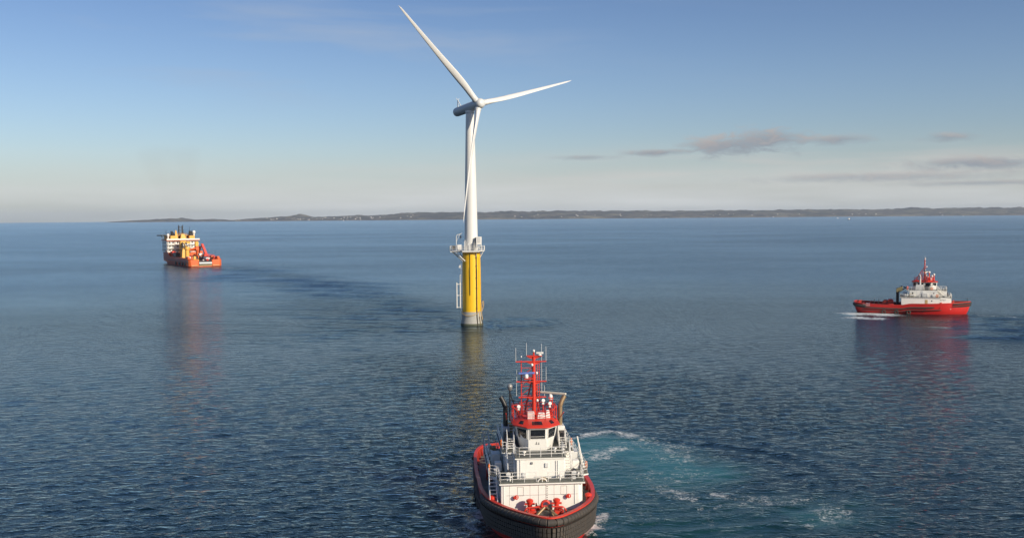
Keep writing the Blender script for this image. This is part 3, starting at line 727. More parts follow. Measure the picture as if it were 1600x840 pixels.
    st = MB(); sp_ = [i for i in range(n) if ol[i][0] < -13]; sp_.sort(key=lambda i: (i if i < n / 2 else i - n))
    MB().tube([(ol[i][0] - .1, ol[i][1] * 1.02, ol[i][2] - .75) for i in sp_], .34, 8).build('stern_fender', M['rubber'], t)
    for sd in (1, -1):                                         # tyres at the waterline aft
        for u in (-8.2, -4.4, -.8):
            Mx = Matrix.Rotation(R(90), 3, 'X'); pts = [Vector((u, 6.0 * sd, .55)) + Mx @ Vector((.5 * math.cos(a), .5 * math.sin(a), 0)) for a in np.linspace(0, 2 * math.pi, 17)]
            tb = MB().tube(pts, .20, 8); tb.bar((u, 6.0 * sd, 1.1), (u, 6.05 * sd, 2.1), .03); tb.build('tyre', M['rubber'], t)
    # diagonal strips on the flanks
    mb = MB()
    for sd in (1, -1):
        for u in (4.2, 8.2): mb.bar((u - .9, 5.72 * sd * (1 if u < 6 else .87), .5), (u + .3, 6.05 * sd * (1 if u < 6 else .90), 2.3), .06)
    mb.build('fender_strap', M['rubber'], t)
    # faded name lettering: rows of short strokes too small to read
    lr = random.Random(3)
    for (u0, u1, zz, y_) in ((-14.6, -12.4, 2.45, -1), (10.4, 12.0, None, -1), (10.4, 12.0, None, 1)):
        mb = MB(); k = int((u1 - u0) / .19)
        for i in range(k):
            u = u0 + (i + .5) * (u1 - u0) / k
            yy = np.interp(u, [a[0] for a in OUT], [a[1] for a in OUT]); z = zz or np.interp(u, [a[0] for a in OUT], [a[2] for a in OUT]) - .62
            sl = math.atan2(np.interp(u + .3, [a[0] for a in OUT], [a[1] for a in OUT]) - np.interp(u - .3, [a[0] for a in OUT], [a[1] for a in OUT]), .6)
            if zz is None:
                yy += -.26; 
                mb.box((u, yy * y_ , z), (.11, .05, lr.choice((.2, .26, .26))), rz=sl * y_)
            else:
                for dy in (0, .34): mb.box((u, (yy + .03) * y_, z + dy), (.11, .05, .2), rz=sl * y_)
        mb.build('name_lettering', M['white'], t)
    # ---- superstructure
    s = shift; W1, W2 = (4.15, 3.45) if detail else (5.0, 4.2)
    zd = lambda u: float(np.interp(u, [a[0] for a in OUT], [a[2] for a in OUT])) - 1.05
    Z1, Z2, Z3, Z4 = 5.25, 7.45, 9.95, 10.55
    def sh(pts): return [(a + s, b) for a, b in pts]
    h1 = MB(); pl = sh([(-5.0, -W1), (6.5, -W1), (9.7, -4.15), (9.7, 3.75), (9.3, 4.15), (6.5, W1), (-5.0, W1)]); h1.prism(pl, 1.6, Z1)
    dh = h1.build('deckhouse', M['white'], t, bevel=.05)
    sl = MB(); sl.prism(sh([(-5.4, -5.15), (6.6, -5.15), (7.0, -4.5), (9.95, -4.3), (9.95, 4.3), (7.0, 4.5), (6.6, 5.15), (-5.4, 5.15)]), Z1 + .002, Z1 + .10)
    sl.build('boat_deck', M['deck'], t)
    MB().prism(sh([(-5.43, -5.18), (6.62, -5.18), (7.02, -4.53), (9.98, -4.33), (9.98, 4.33), (7.02, 4.53), (6.62, 5.18), (-5.43, 5.18)]), Z1 - .13, Z1 + .0).build('deck_edge', M['white'], t)
    # front wall: doors, seams, valve wheels
    wf = MB()
    fx = 9.7 + s
    for (y0, y1, z0, z1) in ((-2.5, -1.9, 3.95, 4.85), (-.38, .38, 3.05, 5.0), (1.9, 2.5, 3.95, 4.85), (-3.3, -3.27, 3, 5.1), (1.2, 1.23, 3, 5.1), (-1.23, -1.2, 3, 5.1)):
        if y1 - y0 > .1:
            for (a, b, c, d) in ((y0, z0, y1, z0), (y0, z1, y1, z1), (y0, z0, y0, z1), (y1, z0, y1, z1)): wf.bar((fx + .01, a, b), (fx + .01, c, d), .018, n=4)
        else: wf.bar((fx, y0, z0), (fx, y0, z1), .016, n=4)
    wf.box((fx, 0, 4.0), (.03, 7.2, .03)); wf.build('door_seams', M['grey'], dh)
    hz_ = MB()
    for z in np.arange(3.3, 4.9, .22): hz_.box((fx + .02, .52, z), (.05, .1, .07))
    hz_.build('hinge', M['grey'], dh)
    for y in (-2.65, 2.65):
        mb = MB(); mb.bar((fx, y, 3.9), (fx + .35, y, 3.9), .06); Mx = Matrix.Rotation(R(90), 3, 'Y')
        mb.tube([Vector((fx + .35, y, 3.9)) + Mx @ Vector((.2 * math.cos(a), .2 * math.sin(a), 0)) for a in np.linspace(0, 2 * math.pi, 11)], .045, 6); mb.bar((fx + .36, y - .22, 3.9), (fx + .36, y + .22, 3.9), .035); mb.bar((fx + .36, y, 3.7), (fx + .36, y, 4.1), .035); mb.box((fx + .1, y - .12, 3.8), (.2, .3, .25))
        mb.build('valve_wheel', M['red'], dh)
    # little arch on the front edge
    MB().tube([(9.9 + s, .45 * math.cos(a), Z1 + .1 + .35 * math.sin(a)) for a in np.linspace(0, math.pi, 9)], .06, 6).bar((9.9 + s, 0, Z1 + .1), (9.9 + s, 0, Z1 + .42), .04).build('arch_bracket', M['white'], t)
    # level two
    L2 = sh([(-2.6, -W2), (5.6, -W2), (5.6, -2.45), (8.45, -2.45), (8.45, 2.45), (5.6, 2.45), (5.6, W2), (-2.6, W2)])
    h2 = MB().prism(L2, Z1 + .10, Z2).build('upper_house', M['white'], t, bevel=.05)
    MB().prism(sh([(-3.4, -3.75), (5.75, -3.75), (5.75, -2.6), (8.55, -2.6), (8.55, 2.6), (5.75, 2.6), (5.75, 3.75), (-3.4, 3.75)]), Z2 + .002, Z2 + .09).build('bridge_deck', M['deck'], t)
    MB().prism(sh([(-3.43, -3.78), (5.78, -3.78), (5.78, -2.63), (8.58, -2.63), (8.58, 2.63), (5.78, 2.63), (5.78, 3.78), (-3.43, 3.78)]), Z2 - .10, Z2).build('deck_edge', M['white'], t)
    mb = MB()                                                     # side windows and doors
    for sd in (1, -1):
        for u in (-1.6, 4.6): mb.lathe([(.20, 0), (.20, .03)], (u + s, sd * (W2 - .01), 6.6), 12, Matrix.Rotation(R(-90 * sd), 3, 'X'))
        for u in (4.0, 6.2, 8.0): mb.lathe([(.20, 0), (.20, .03)], (u + s, sd * ((W1 if u < 6 else 4.4 if W1 > 4.5 else W1) - .01), 4.2), 12, Matrix.Rotation(R(-90 * sd), 3, 'X'))
    mb.build('porthole', M['glass'], t)
    for sd in (1, -1):
        MB().box((2.4 + s, sd * (W1 + .01), 3.6), (.85, .06, 1.9)).build('door', M['rope'] if sd < 0 else M['white2'], dh, bevel=.03)
        MB().box((1.2 + s, sd * (W2 + .01), 6.45), (.8, .06, 1.7)).build('door', M['white2'], h2, bevel=.03)
    # dark marks on the flank of the deckhouse
    mb = MB()
    for k, u in enumerate((6.5, 6.95, 7.4, 7.85)):
        mb.box((u + s, -(W1 - (u - 6.5) * (.27 if W1 > 4.5 else 0) + .02), 4.55), (.08, .05, .34)); mb.box((u + .18 + s, -(W1 - (u - 6.3) * (.27 if W1 > 4.5 else 0) + .02), 4.55 + (.13 if k % 2 else -.13)), (.22, .03, .08))
    mb.build('wall_lettering', M['black'], dh)
    # rails
    rl = MB()
    z = Z1 + .1
    rl.rail([(7.0 + s, -4.3, z), (9.85 + s, -4.2, z), (9.85 + s, -.6, z)], 1.0, 1.1, .028, 3); rl.rail([(9.85 + s, .6, z), (9.85 + s, 4.2, z), (7.0 + s, 4.3, z)], 1.0, 1.1, .028, 3)
    rl.rail([(9.85 + s, -.6, z), (9.85 + s, .6, z)], .55, .6, .025, 1)
    for sd in (1, -1): rl.rail([(-5.3 + s, sd * 5.05, z), (6.5 + s, sd * 5.05, z), (6.95 + s, sd * 4.45, z)], 1.0, 1.4, .03, 3)
    rl.rail([(-5.3 + s, -5.05, z), (-5.3 + s, 5.05, z)], 1.0, 1.4, .03, 3)
    rl.build('boat_deck_railing', M['white'], t)
    rl = MB(); z = Z2 + .09
    rl.rail([(5.7 + s, -2.5, z), (8.2 + s, -2.5, z), (8.5 + s, -2.2, z), (8.5 + s, 2.2, z), (8.2 + s, 2.5, z), (5.7 + s, 2.5, z)], 1.0, 1.2, .035, 3)
    for sd in (1, -1): rl.rail([(-3.3 + s, sd * 3.65, z), (5.7 + s, sd * 3.65, z), (5.7 + s, sd * 3.3, z)], 1.0, 1.3, .03, 3)
    rl.rail([(-3.3 + s, -3.65, z), (-3.3 + s, 3.65, z)], 1.0, 1.3, .03, 3)
    rl.build('bridge_deck_railing', M['white'], t)
    # stairs
    def stair(a, b, w_, n_, nm='stairs'):
        a = (a[0] + s, *a[1:]); b = (b[0] + s, *b[1:])
        mb = MB().stairs(a, b, w_, n_); d = Vector(b) - Vector(a); h = Vector((d.x, d.y, 0)).normalized(); sd = Vector((-h.y, h.x, 0))
        for k in (-1, 1):
            p, q = Vector(a) + sd * w_ / 2 * k, Vector(b) + sd * w_ / 2 * k
            mb.bar(p + V(0, 0, .95), q + V(0, 0, .95), .035); mb.bar(p + V(0, 0, .5), q + V(0, 0, .5), .025)
            for f in (0, .33, .66, 1): mb.bar(p.lerp(q, f), p.lerp(q, f) + V(0, 0, .95), .03)
        mb.build(nm, M['white'], t)
    if detail: stair((9.4, -4.85, zd(9)), (7.2, -4.85, Z1 + .05), .75, 9)
    for sd in (1, -1):
        stair((8.1, sd * 2.95, Z1 + .15), (5.8, sd * 2.95, Z2 + .05), .72, 9)
        stair((4.9, sd * 2.75, Z2 + .15), (3.6, sd * 2.75, Z2 + 1.1), .7, 5)
    # wheelhouse
    def wh(u_f, half, rear, k): return sh([(5.5 * 1 + u_f, -1.0 * k), (4.1, -half), (-.4, -half * 1.04), (-1.5, -rear), (-1.5, rear), (-.4, half * 1.04), (4.1, half), (5.5 + u_f, 1.0 * k)])
    base = wh(-.1, 1.75, 1.4, .98); top = wh(.12, 2.18, 1.6, 1.0); b0 = wh(-.1, 1.7, 1.4, .95); b0[0] = (4.9 + s, -.85); b0[-1] = (4.9 + s, .85)
    whl = MB().prism(wh(-.12, 1.72, 1.4, .96), Z2 + .09, Z3, top).build('wheelhouse', M['white'], t, bevel=.03)
    bot = wh(-.12, 1.72, 1.4, .96); zb, zt = Z2 + .09, Z3
    for k in range(8):                                            # windows on every facet
        a0, a1 = bot[k], bot[(k + 1) % 8]; c0, c1 = top[k], top[(k + 1) % 8]
        w_ = math.hypot(a1[0] - a0[0], a1[1] - a0[1]); m_ = 2 if w_ > 3.5 else 1
        def pt(f, z):
            q = (z - zb) / (zt - zb); p0 = (a0[0] + (c0[0] - a0[0]) * q, a0[1] + (c0[1] - a0[1]) * q); p1 = (a1[0] + (c1[0] - a1[0]) * q, a1[1] + (c1[1] - a1[1]) * q)
            return Vector((p0[0] + (p1[0] - p0[0]) * f, p0[1] + (p1[1] - p0[1]) * f, z))
        for j in range(m_):
            f0, f1 = (j + .09) / m_, (j + .91) / m_
            q = [pt(f0, 8.75), pt(f1, 8.75), pt(f1, 9.78), pt(f0, 9.78)]; nn = (q[1] - q[0]).cross(q[3] - q[0]).normalized()
            cen = sum(q, Vector()) / 4
            if nn.dot(cen - Vector((2 + s, 0, 9.2))) < 0: nn = -nn
            win = MB().add([p + nn * .02 for p in q] + [p + nn * .035 for p in q], [(0, 1, 2, 3), (4, 5, 6, 7), (0, 1, 5, 4), (1, 2, 6, 5), (2, 3, 7, 6), (3, 0, 4, 7)]).build('window', M['glass'], whl)
            fr = MB()
            for x in range(4): fr.bar(q[x] + nn * .04, q[(x + 1) % 4] + nn * .04, .035, n=4)
            if k == 7: fr.bar(q[0].lerp(q[3], .25) + nn * .05 + (q[1] - q[0]) * .05, q[1].lerp(q[2], .25) + nn * .05 - (q[1] - q[0]) * .05, .02)
            fr.build('window_frame', M['white'], win)
    # small dark figure emblem under the front window
    mb = MB(); fxw = 5.5 + s
    for (y, h_) in ((-.12, .34), (.12, .28)): mb.add([(fxw - .03, y - .09, 8.15), (fxw - .03, y + .09, 8.15), (fxw - .005, y + .03, 8.15 + h_), (fxw - .06, y - .09, 8.15), (fxw - .06, y + .09, 8.15), (fxw - .04, y + .03, 8.15 + h_)], [(0, 1, 2), (3, 5, 4), (0, 3, 4, 1), (1, 4, 5, 2), (2, 5, 3, 0)])
    mb.build('emblem', M['grey'], whl)
    # roof: red, sloping all round, with skylights
    ov = sh([(5.95, -1.15), (4.35, -2.5), (-.5, -2.6), (-1.9, -1.8), (-1.9, 1.8), (-.5, 2.6), (4.35, 2.5), (5.95, 1.15)])
    ti = sh([(4.5, -.95), (3.6, -1.75), (-.2, -1.85), (-1.1, -1.3), (-1.1, 1.3), (-.2, 1.85), (3.6, 1.75), (4.5, .95)])
    rf = MB().prism(ov, Z3 + .003, Z3 + .12).prism(ov, Z3 + .12, Z4, ti).build('roof', M['red'], t, bevel=.02)
    for k in (0, 6, 7, 1, 5):
        a0, a1, c0, c1 = ov[k], ov[(k + 1) % 8], ti[k], ti[(k + 1) % 8]
        def pr(f, g):
            x0, x1 = (a0[0] + (c0[0] - a0[0]) * g, a0[1] + (c0[1] - a0[1]) * g), (a1[0] + (c1[0] - a1[0]) * g, a1[1] + (c1[1] - a1[1]) * g)
            return Vector((x0[0] + (x1[0] - x0[0]) * f, x0[1] + (x1[1] - x0[1]) * f, Z3 + .12 + (Z4 - Z3 - .12) * g))
        f0, f1 = (.25, .75) if k in (7,) else (.33, .67)
        q = [pr(f0, .3), pr(f1, .3), pr(f1, .75), pr(f0, .75)]
        MB().add([p + V(0, 0, -.02) for p in q] + [p + V(0, 0, .035) for p in q], [(0, 1, 2, 3), (4, 5, 6, 7), (0, 1, 5, 4), (1, 2, 6, 5), (2, 3, 7, 6), (3, 0, 4, 7)]).build('skylight', M['glass'], rf)
    mb = MB(); z = Z4 + .0
    rp = [(a * 1 - 0, b) for a, b in ti]
    mb.rail([(a, b, z) for a, b in ti[:]] + [(ti[0][0], ti[0][1], z)], .85, 1.0, .03, 3); mb.build('roof_railing', M['red'], rf)
    # gear on the roof
    g = MB(); g.box((3.9 + s, -.55, Z4 + .4), (.5, .75, .8)).box((3.7 + s, .6, Z4 + .32), (.45, .9, .6), top=(.8, .7)); g.box((3.6 + s, 1.3, Z4 + .45), (.4, .5, .85), top=(.7, .6)); g.build('roof_locker', M['white'], rf, bevel=.04)
    for (u, y, z) in ((3.0, -1.75, 11.7), (2.4, .95, 12.2), (2.6, 1.65, 11.9)):
        mb = MB().bar((u + s, y, Z4), (u + s, y, z - .2), .05); mb.build('light_post', M['red'], t)
        mb = MB(); mb.lathe([(.1, -.24), (.17, -.2), (.19, .16), (.17, .18)], (u + s, y, z), 12, Matrix.Rotation(R(70), 3, 'Y')); mb.box((u + s, y, z - .28), (.16, .2, .2)); mb.build('searchlight', M['white'], t)
    # red framework of supports left and right
    fr = MB()
    for sd in (1, -1):
        for u in (1.0, 2.9): fr.bar((u + s, sd * 2.3, Z4 - .4), (u + s, sd * 2.3, 11.7), .06)
        fr.bar((1.0 + s, sd * 2.3, 11.7), (2.9 + s, sd * 2.3, 11.7), .06); fr.bar((1.0 + s, sd * 2.3, 11.1), (2.9 + s, sd * 2.3, 11.1), .04)
        fr.bar((2.9 + s, sd * 2.3, 11.7), (3.6 + s, sd * 1.2, Z4), .05); fr.bar((1.9 + s, sd * 2.3, 11.7), (1.9 + s, sd * 1.2, 11.7), .05); fr.bar((1.9 + s, sd * 1.2, 11.7), (1.9 + s, sd * 1.2, Z4), .05)
        fr.bar((1.0 + s, sd * 2.9, 10.0), (2.9 + s, sd * 3.1, 11.0), .05)
    fr.build('support_frame', M['red'], t)
    # mast
    mu = 2.0 + s
    mb = MB(); mb.bar((mu, 0, Z4 - .3), (mu, 0, 16.9), .24, .17, 10); mb.bar((mu, 0, 16.9), (mu, 0, 17.5), .09)
    mast = mb.build('mast', M['red'], t)
    mb = MB(); mb.bar((mu - .2, -1.35, Z4), (mu - .1, -1.35, 16.5), .055); mb.bar((mu - .1, .38, Z4), (mu - .1, .38, 16.5), .03); mb.bar((mu - .1, .62, Z4), (mu - .1, .62, 16.5), .03)
    for z in np.arange(11, 16.4, .3): mb.bar((mu - .1, .38, z), (mu - .1, .62, z), .022, n=4)
    mb.bar((mu - 1.6, 0, Z4), (mu - .1, 0, 14.2), .06); mb.build('mast_ladder', M['red'], mast)
    mb = MB()                                                     # lattice between the mast and its outriggers
    for k, z in enumerate(np.arange(10.8, 15.8, 1.0)): mb.bar((mu - .15, -1.35, z), (mu - .05, -.1, z + .9), .035); mb.bar((mu - .15, -1.35, z + .9), (mu - .05, -.1, z + .9), .03)
    for sd in (-.75, .75): mb.bar((mu - 2.7, sd, Z4), (mu - .15, sd * .2, 14.6), .085); mb.bar((mu - 1.6, sd * .7, 12.2), (mu, 0, 12.2), .06)
    mb.bar((mu - 2.7, -.75, Z4 + .8), (mu - 2.7, .75, Z4 + .8), .05); mb.build('lattice', M['red'], mast)
    if not detail:
        for (du, y, z) in ((1.35, .2, 12.7), (2.75, -.1, 12.0), (2.2, 1.0, 11.4)):
            MB().bar((mu + du, y, Z4 - .2), (mu + du, y, z), .26, .16, 10).build('pedestal', M['red'], t); MB().ball((mu + du, y, z + .3), .36, 12).build('satellite_dome', M['white'], t)
    mb = MB(); mb.bar((mu + .1, -1.0, Z4 + .2), (mu + .1, -.2, 14.4), .045); mb.bar((mu + .1, .2, 13), (mu + .1, 1.0, 11.0), .04); mb.build('stay', M['black'], mast)
    for (z, y0, y1) in ((16.4, -1.95, 1.35), (17.0, -.75, .9), (14.25, -1.9, 1.35), (12.55, -1.65, 1.3)):
        mb = MB(); mb.box((mu, (y0 + y1) / 2, z), (.34, y1 - y0, .10)); mb.add([(mu - .05, -.9, z - .04), (mu - .05, .9, z - .04), (mu - .05, .15, z - .35), (mu - .05, -.15, z - .35), (mu + .05, -.9, z - .04), (mu + .05, .9, z - .04), (mu + .05, .15, z - .35), (mu + .05, -.15, z - .35)], [(0, 1, 2, 3), (4, 5, 6, 7), (0, 1, 5, 4), (1, 2, 6, 5), (2, 3, 7, 6), (3, 0, 4, 7)])
        mb.build('crossbar', M['red'], mast)
    for (y, z0, z1) in ((-1.93, 16.4, 17.9), (-.78, 17.0, 18.4), (1.33, 16.4, 18.0), (.85, 13.0, 18.3), (-1.85, 14.25, 15.5), (-1.88, 12.7, 14.2), (1.33, 14.25, 15.8), (1.15, 12.6, 13.8)):
        MB().bar((mu, y, z0), (mu, y, z1), .028, .02, 6).build('antenna', M['steel'], mast)
    for (y, z, r) in ((-1.35, 16.95, .08), (0, 17.55, .13), (-.2, 16.05, .14), (-.32, 15.15, .13), (.3, 15.15, .13), (.35, 12.2, .14)):
        MB().ball((mu + .15, y, z), r, 10, 1.2).build('lamp', M['white'], mast)
    def scanner(c, L_, ang, m, ph=.5, mm_='white'):
        mb = MB().lathe([(.20, -ph), (.22, -.25), (.16, -.1), (.10, -.05)], c, 12); b_ = mb.build('radar', M[mm_], t)
        MB().box((c[0], c[1], c[2] + .02), (.28, L_, .2), rz=ang).build('scanner', m, b_, bevel=.03)
    scanner((mu + .5, -.85, 15.2), 1.75, R(4), M['blue']); MB().box((mu + .35, -.6, 14.6), (.6, 1.0, .08)).build('radar_shelf', M['red'], mast)
    scanner((mu + .3, 1.78, 13.0), 3.6, R(-32), M['cream'], .65)
    scanner((mu + .1, .65, 17.3), .75, R(-14), M['white'], .2)
    mb = MB(); mb.bar((mu + .3, 1.70, Z4 - .3), (mu + .3, 1.70, 12.6), .07); mb.bar((mu + .3, 1.95, Z4 - .3), (mu + .3, 1.95, 12.6), .05); mb.box((mu + .3, 1.78, 12.5), (.5, .5, .08))
    for z in np.arange(10.8, 12.4, .35): mb.bar((mu + .3, 1.7, z), (mu + .3, 1.95, z), .03)
    mb.build('radar_post', M['red'], t)
    # dome lamp on a black tripod, starboard
    mb = MB().bar((mu, -2.65, Z4 - .5), (mu, -2.6, 13.4), .08); mb.bar((mu, -2.6, 13.0), (mu - .3, -1.7, 10.6), .06); mb.bar((mu, -2.6, 12.3), (mu + .2, -1.5, 12.1), .05); mb.bar((mu, -2.6, 12.8), (mu + .8, -2.7, 10.3), .05); mb.build('dome_post', M['black'], t)
    MB().ball((mu, -2.6, 13.75), .30, 14).lathe([(.2, 13.35), (.3, 13.5)], (mu, -2.6, 0)).build('dome', M['grey'], t)
    # exhausts
    for sd, m in ((-1, M['black']), (1, M['tan'])):
        pts = [(.6 + s, sd * 3.0, Z2 + .09), (.6 + s, sd * 3.0, 10.9), (.62 + s, sd * 3.05, 11.4), (.55 + s, sd * 3.25, 11.9), (.45 + s, sd * 3.5, 12.35)]
        MB().tube(spline(pts, 4), .26, 14).build('exhaust', m if detail else M['white2'], t)
        MB().box((.4 + s, sd * 3.0, Z2 + .9), (2.2, .8, 1.7)).build('funnel_casing', M['white'] if sd > 0 else M['white2'], t, bevel=.06)
        MB().box((2.6 + s, sd * 3.0, Z2 + .75), (1.5, .65, 1.3)).build('vent', M['black'], t, bevel=.04)
    # boat deck gear
    for sd in (1, -1):
        for u in (7.9,):
            mb = MB(); Mx = Matrix.Rotation(R(90), 3, 'Y')
            mb.lathe([(.34, -.3), (.34, .3)], (u + .9 + s, sd * 3.35 if sd > 0 else -1.9 * 1.75, Z1 + .75), 14, Mx); mb.build('hose_reel', M['black'], t)
            mb = MB()
            for dx in (-.34, .34): mb.lathe([(.24, -.03), (.24, .03)], (u + .9 + dx + s, sd * 3.35, Z1 + .75), 14, Mx)
            mb.box((u + .9 + s, sd * 3.35, Z1 + .3), (.6, .3, .4)); mb.build('reel_flange', M['steel'], t)
        for u in (-3.6, -1.8):
            MB().lathe([(.1, -.72), (.30, -.66), (.33, 0), (.30, .66), (.1, .72)], (u + s, sd * 4.55, Z1 + .62), 14, Matrix.Rotation(R(90), 3, 'Y')).build('liferaft', M['white'], t)
        MB().box((2.0 + s, sd * 4.2, Z1 + .75), (1.6, .9, 1.3)).build('locker', M['white2'], t, bevel=.05)
        MB().box((4.6 + s, sd * 4.1, Z1 + .55), (.9, .7, .9)).build('locker', M['white'], t, bevel=.05)
        lifebuoy(t, (5.55 + s, sd * 5.12, Z1 + .65), R(90)); lifebuoy(t, (4.0 + s, sd * 3.74, Z2 + .6), R(90))
    # port side davit and ladders
    mb = MB(); mb.bar((4.6 + s, 5.0, Z1 + .1), (4.2 + s, 4.5, 8.0), .07); mb.bar((3.2 + s, 5.0, Z1 + .1), (2.6 + s, 4.6, 8.3), .07); mb.bar((4.3 + s, 4.6, 7.4), (2.8 + s, 4.65, 7.6), .04); mb.build('davit', M['white'], t)
    # starboard boarding ladder frame leaning on the boat deck
    mb = MB()
    for dy in (0, .55): mb.bar((-3.4 + s, -4.6 - dy, Z1 + .1), (-2.8 + s, -4.75 - dy, 8.0), .07)
    for k in range(8): mb.bar((-3.4 + .075 * k + s, -4.6 - .02 * k, Z1 + .35 + k * .32), (-3.4 + .075 * k + s, -5.15 - .02 * k, Z1 + .35 + k * .32), .04)
    mb.bar((-3.0 + s, -4.7, 7.4), (-.4 + s, -4.7, 7.4), .05); mb.bar((-.4 + s, -4.7, 7.4), (-.4 + s, -4.8, Z1 + .1), .06); mb.build('ladder_frame', M['white2'], t)
    MB().box((-2.0 + s, -4.3, Z1 + .6), (1.2, .8, 1.0)).build('locker', M['tancover'], t, bevel=.05)
    # aft crane with olive canopy, folded
    cr = MB().lathe([(.45, 1.8), (.42, 6.2), (.5, 6.3), (.5, 6.7)], (-6.1 + s, -1.6, 0), 14); cr.bar((-6.1 + s, -1.6, 6.5), (-3.5 + s, -1.2, 8.1), .22, .16, 8); cr.bar((-3.5 + s, -1.2, 8.1), (-5.2 + s, -1.1, 8.6), .12, n=6); cr.build('deck_crane', M['black'], t)
    MB().prism([(-6.5 + s, -2.6), (-4.6 + s, -2.6), (-4.6 + s, -.6), (-6.5 + s, -.6)], [6.6, 7.2, 7.2, 6.6], [7.8, 8.5, 8.5, 7.8]).build('canopy', M['tancover'], t, bevel=.08)
    MB().ball((-3.2 + s, -2.8, Z2 + .85), .38, 12).box((-3.2 + s, -2.8, Z2 + .35), (.5, .5, .6)).build('fire_monitor', M['red'], t)
    # foredeck towing gear
    zf = zd(12.3); fx = 12.5
    mb = MB(); mb.tube(spline([(fx, -2.1, zf), (fx, -2.05, zf + .55), (fx, -1.75, zf + .95), (fx, -1.0, zf + 1.0), (fx, 0, zf + 1.05), (fx, 1.0, zf + 1.0), (fx, 1.75, zf + .95), (fx, 2.05, zf + .55), (fx, 2.1, zf)], 4), .085, 8)
    mb.tube([(fx + .9, -1.7, zf), (fx + .7, -1.7, zf + .6), (fx, -1.6, zf + .95)], .07, 6); mb.tube([(fx + .9, 1.7, zf), (fx + .7, 1.7, zf + .6), (fx, 1.6, zf + .95)], .07, 6)
    mb.box((fx - .1, -1.35, zf + .35), (.9, .9, .55)); mb.box((fx - .1, 1.35, zf + .35), (.9, .9, .55)); mb.lathe([(.28, 0), (.22, .3), (.36, .75), (.3, .8)], (fx - .5, -1.3, zf), 12); mb.lathe([(.28, 0), (.22, .3), (.36, .75), (.3, .8)], (fx - .5, 1.3, zf), 12)
    mb.build('towing_frame', M['red'], t)
    mb = MB(); mb.tube([Vector((fx + .1, .38 * math.cos(a), zf + 1.25 + .38 * math.sin(a))) for a in np.linspace(0, 2 * math.pi, 17)], .13, 8); mb.build('towing_eye', M['red'], t)
    for sd in (1, -1): MB().bar((fx + .15, sd * .1, zf + 1.0), (fx + 1.2, sd * 1.35, zf + .12), .15, n=10).build('fairlead_leg', M['tan'], t)
    mb = MB().lathe([(.5, -.8), (.5, -.7), (.26, -.68), (.26, .68), (.5, .7), (.5, .8)], (fx - 1.3, 0, zf + .55), 16, Matrix.Rotation(R(90), 3, 'X')); mb.build('winch_drum', M['redin'], t)
    for sd in (1, -1):
        mb = MB().lathe([(.34, 0), (.24, .1), (.24, .95), (.36, 1.0), (.36, 1.2), (.2, 1.3)], (fx - 1.9, sd * 1.35, zf), 12).lathe([(.12, -.5), (.12, .5)], (fx - 1.9, sd * 1.35, zf + .8), 8, Matrix.Rotation(R(90), 3, 'X')); mb.build('bollard', M['red'], t)
        mb = MB().lathe([(.32, 0), (.26, .1), (.26, 1.0), (.36, 1.05), (.34, 1.3), (.15, 1.4)], (8.7, sd * 5.0 if sd < 0 else 4.85, zd(8.7)), 12); mb.build('bollard', M['red'], t)
        mb = MB().lathe([(.14, 0), (.14, .5), (.2, .55)], (10.6, sd * 4.1, zd(11)), 10).lathe([(.14, 0), (.14, .5), (.2, .55)], (11.1, sd * 3.9, zd(11)), 10); mb.build('bitts', M['red'] if sd < 0 else M['redin'], t)
    MB().tube([(10.8, -2.6, zf + .1), (11.4, -2.2, zf + .06), (11.6, -3, zf + .06), (11.2, -3.2, zf + .06)], .05, 6).build('rope', M['rope'], t)
    # aft deck: towing winch, dark staples, gob posts
    za = zd(-9)
    mb = MB(); mb.box((-7.2 + s * .5, 0, za + 1.1), (1.8, 3.4, 2.2)); mb.box((-7.2 + s * .5, 0, za + 2.3), (1.2, 2.4, .3)); mb.build('towing_winch', M['red'], t, bevel=.1)
    mb = MB().lathe([(1.0, -1.5), (1.0, -1.4), (.55, -1.38), (.55, 1.38), (1.0, 1.4), (1.0, 1.5)], (-8.7 + s * .5, 0, za + 1.1), 18, Matrix.Rotation(R(90), 3, 'X')); mb.build('winch_drum', M['redin'], t)
    for u in (-9.8, -11.2):
        mb = MB().tube(spline([(u, -2.4, za), (u, -2.4, za + 1.9), (u, -1.8, za + 2.3), (u, 1.8, za + 2.3), (u, 2.4, za + 1.9), (u, 2.4, za)], 4), .10, 8); mb.build('towing_arch', M['black'], t)
    mb = MB()
    for (u, y) in ((-12.5, -3.2), (-12.5, 3.2), (-14.5, -2.5), (-14.5, 2.5), (-15.8, 0)):
        mb.lathe([(.2, 0), (.2, .8), (.28, .85), (.28, .95)], (u, y, zd(u)), 10)
    mb.build('tow_pins', M['red'], t)
    for (u, y, sx, sy, sz, m) in ((-13.2, 1.2, 1.2, .8, .7, 'white2'), (-11.5, -1.5, .9, .9, .8, 'redin'), (-6, -4.4, 1.5, .8, 1.2, 'red'), (-6.2, 4.4, 1.4, .8, 1.2, 'white2')):
        MB().box((u, y, zd(u) + sz / 2), (sx, sy, sz)).build('deck_box', M[m], t, bevel=.05)
    # smaller fittings: mushroom vents, pipe runs, coiled rope, gauges and boxes
    for (u, y, z, r, h_) in ((7.6, -1.6, Z2 + .09, .16, .5), (6.4, 1.7, Z2 + .09, .16, .5), (9.2, -3.2, Z1 + .1, .14, .5), (9.1, 1.9, Z1 + .1, .16, .55), (3.0, 3.2, Z2 + .09, .15, .6), (8.0, 3.9, Z1 + .1, .13, .45), (6.0, -4.5, Z1 + .1, .16, .6), (.4, -4.6, Z1 + .1, .2, .7)):
        MB().lathe([(r * .55, 0), (r * .55, h_ * .6), (r * 1.25, h_ * .65), (r * 1.2, h_ * .9), (r * .4, h_)], (u + s, y, z), 12).build('mushroom_vent', M['white'], t)
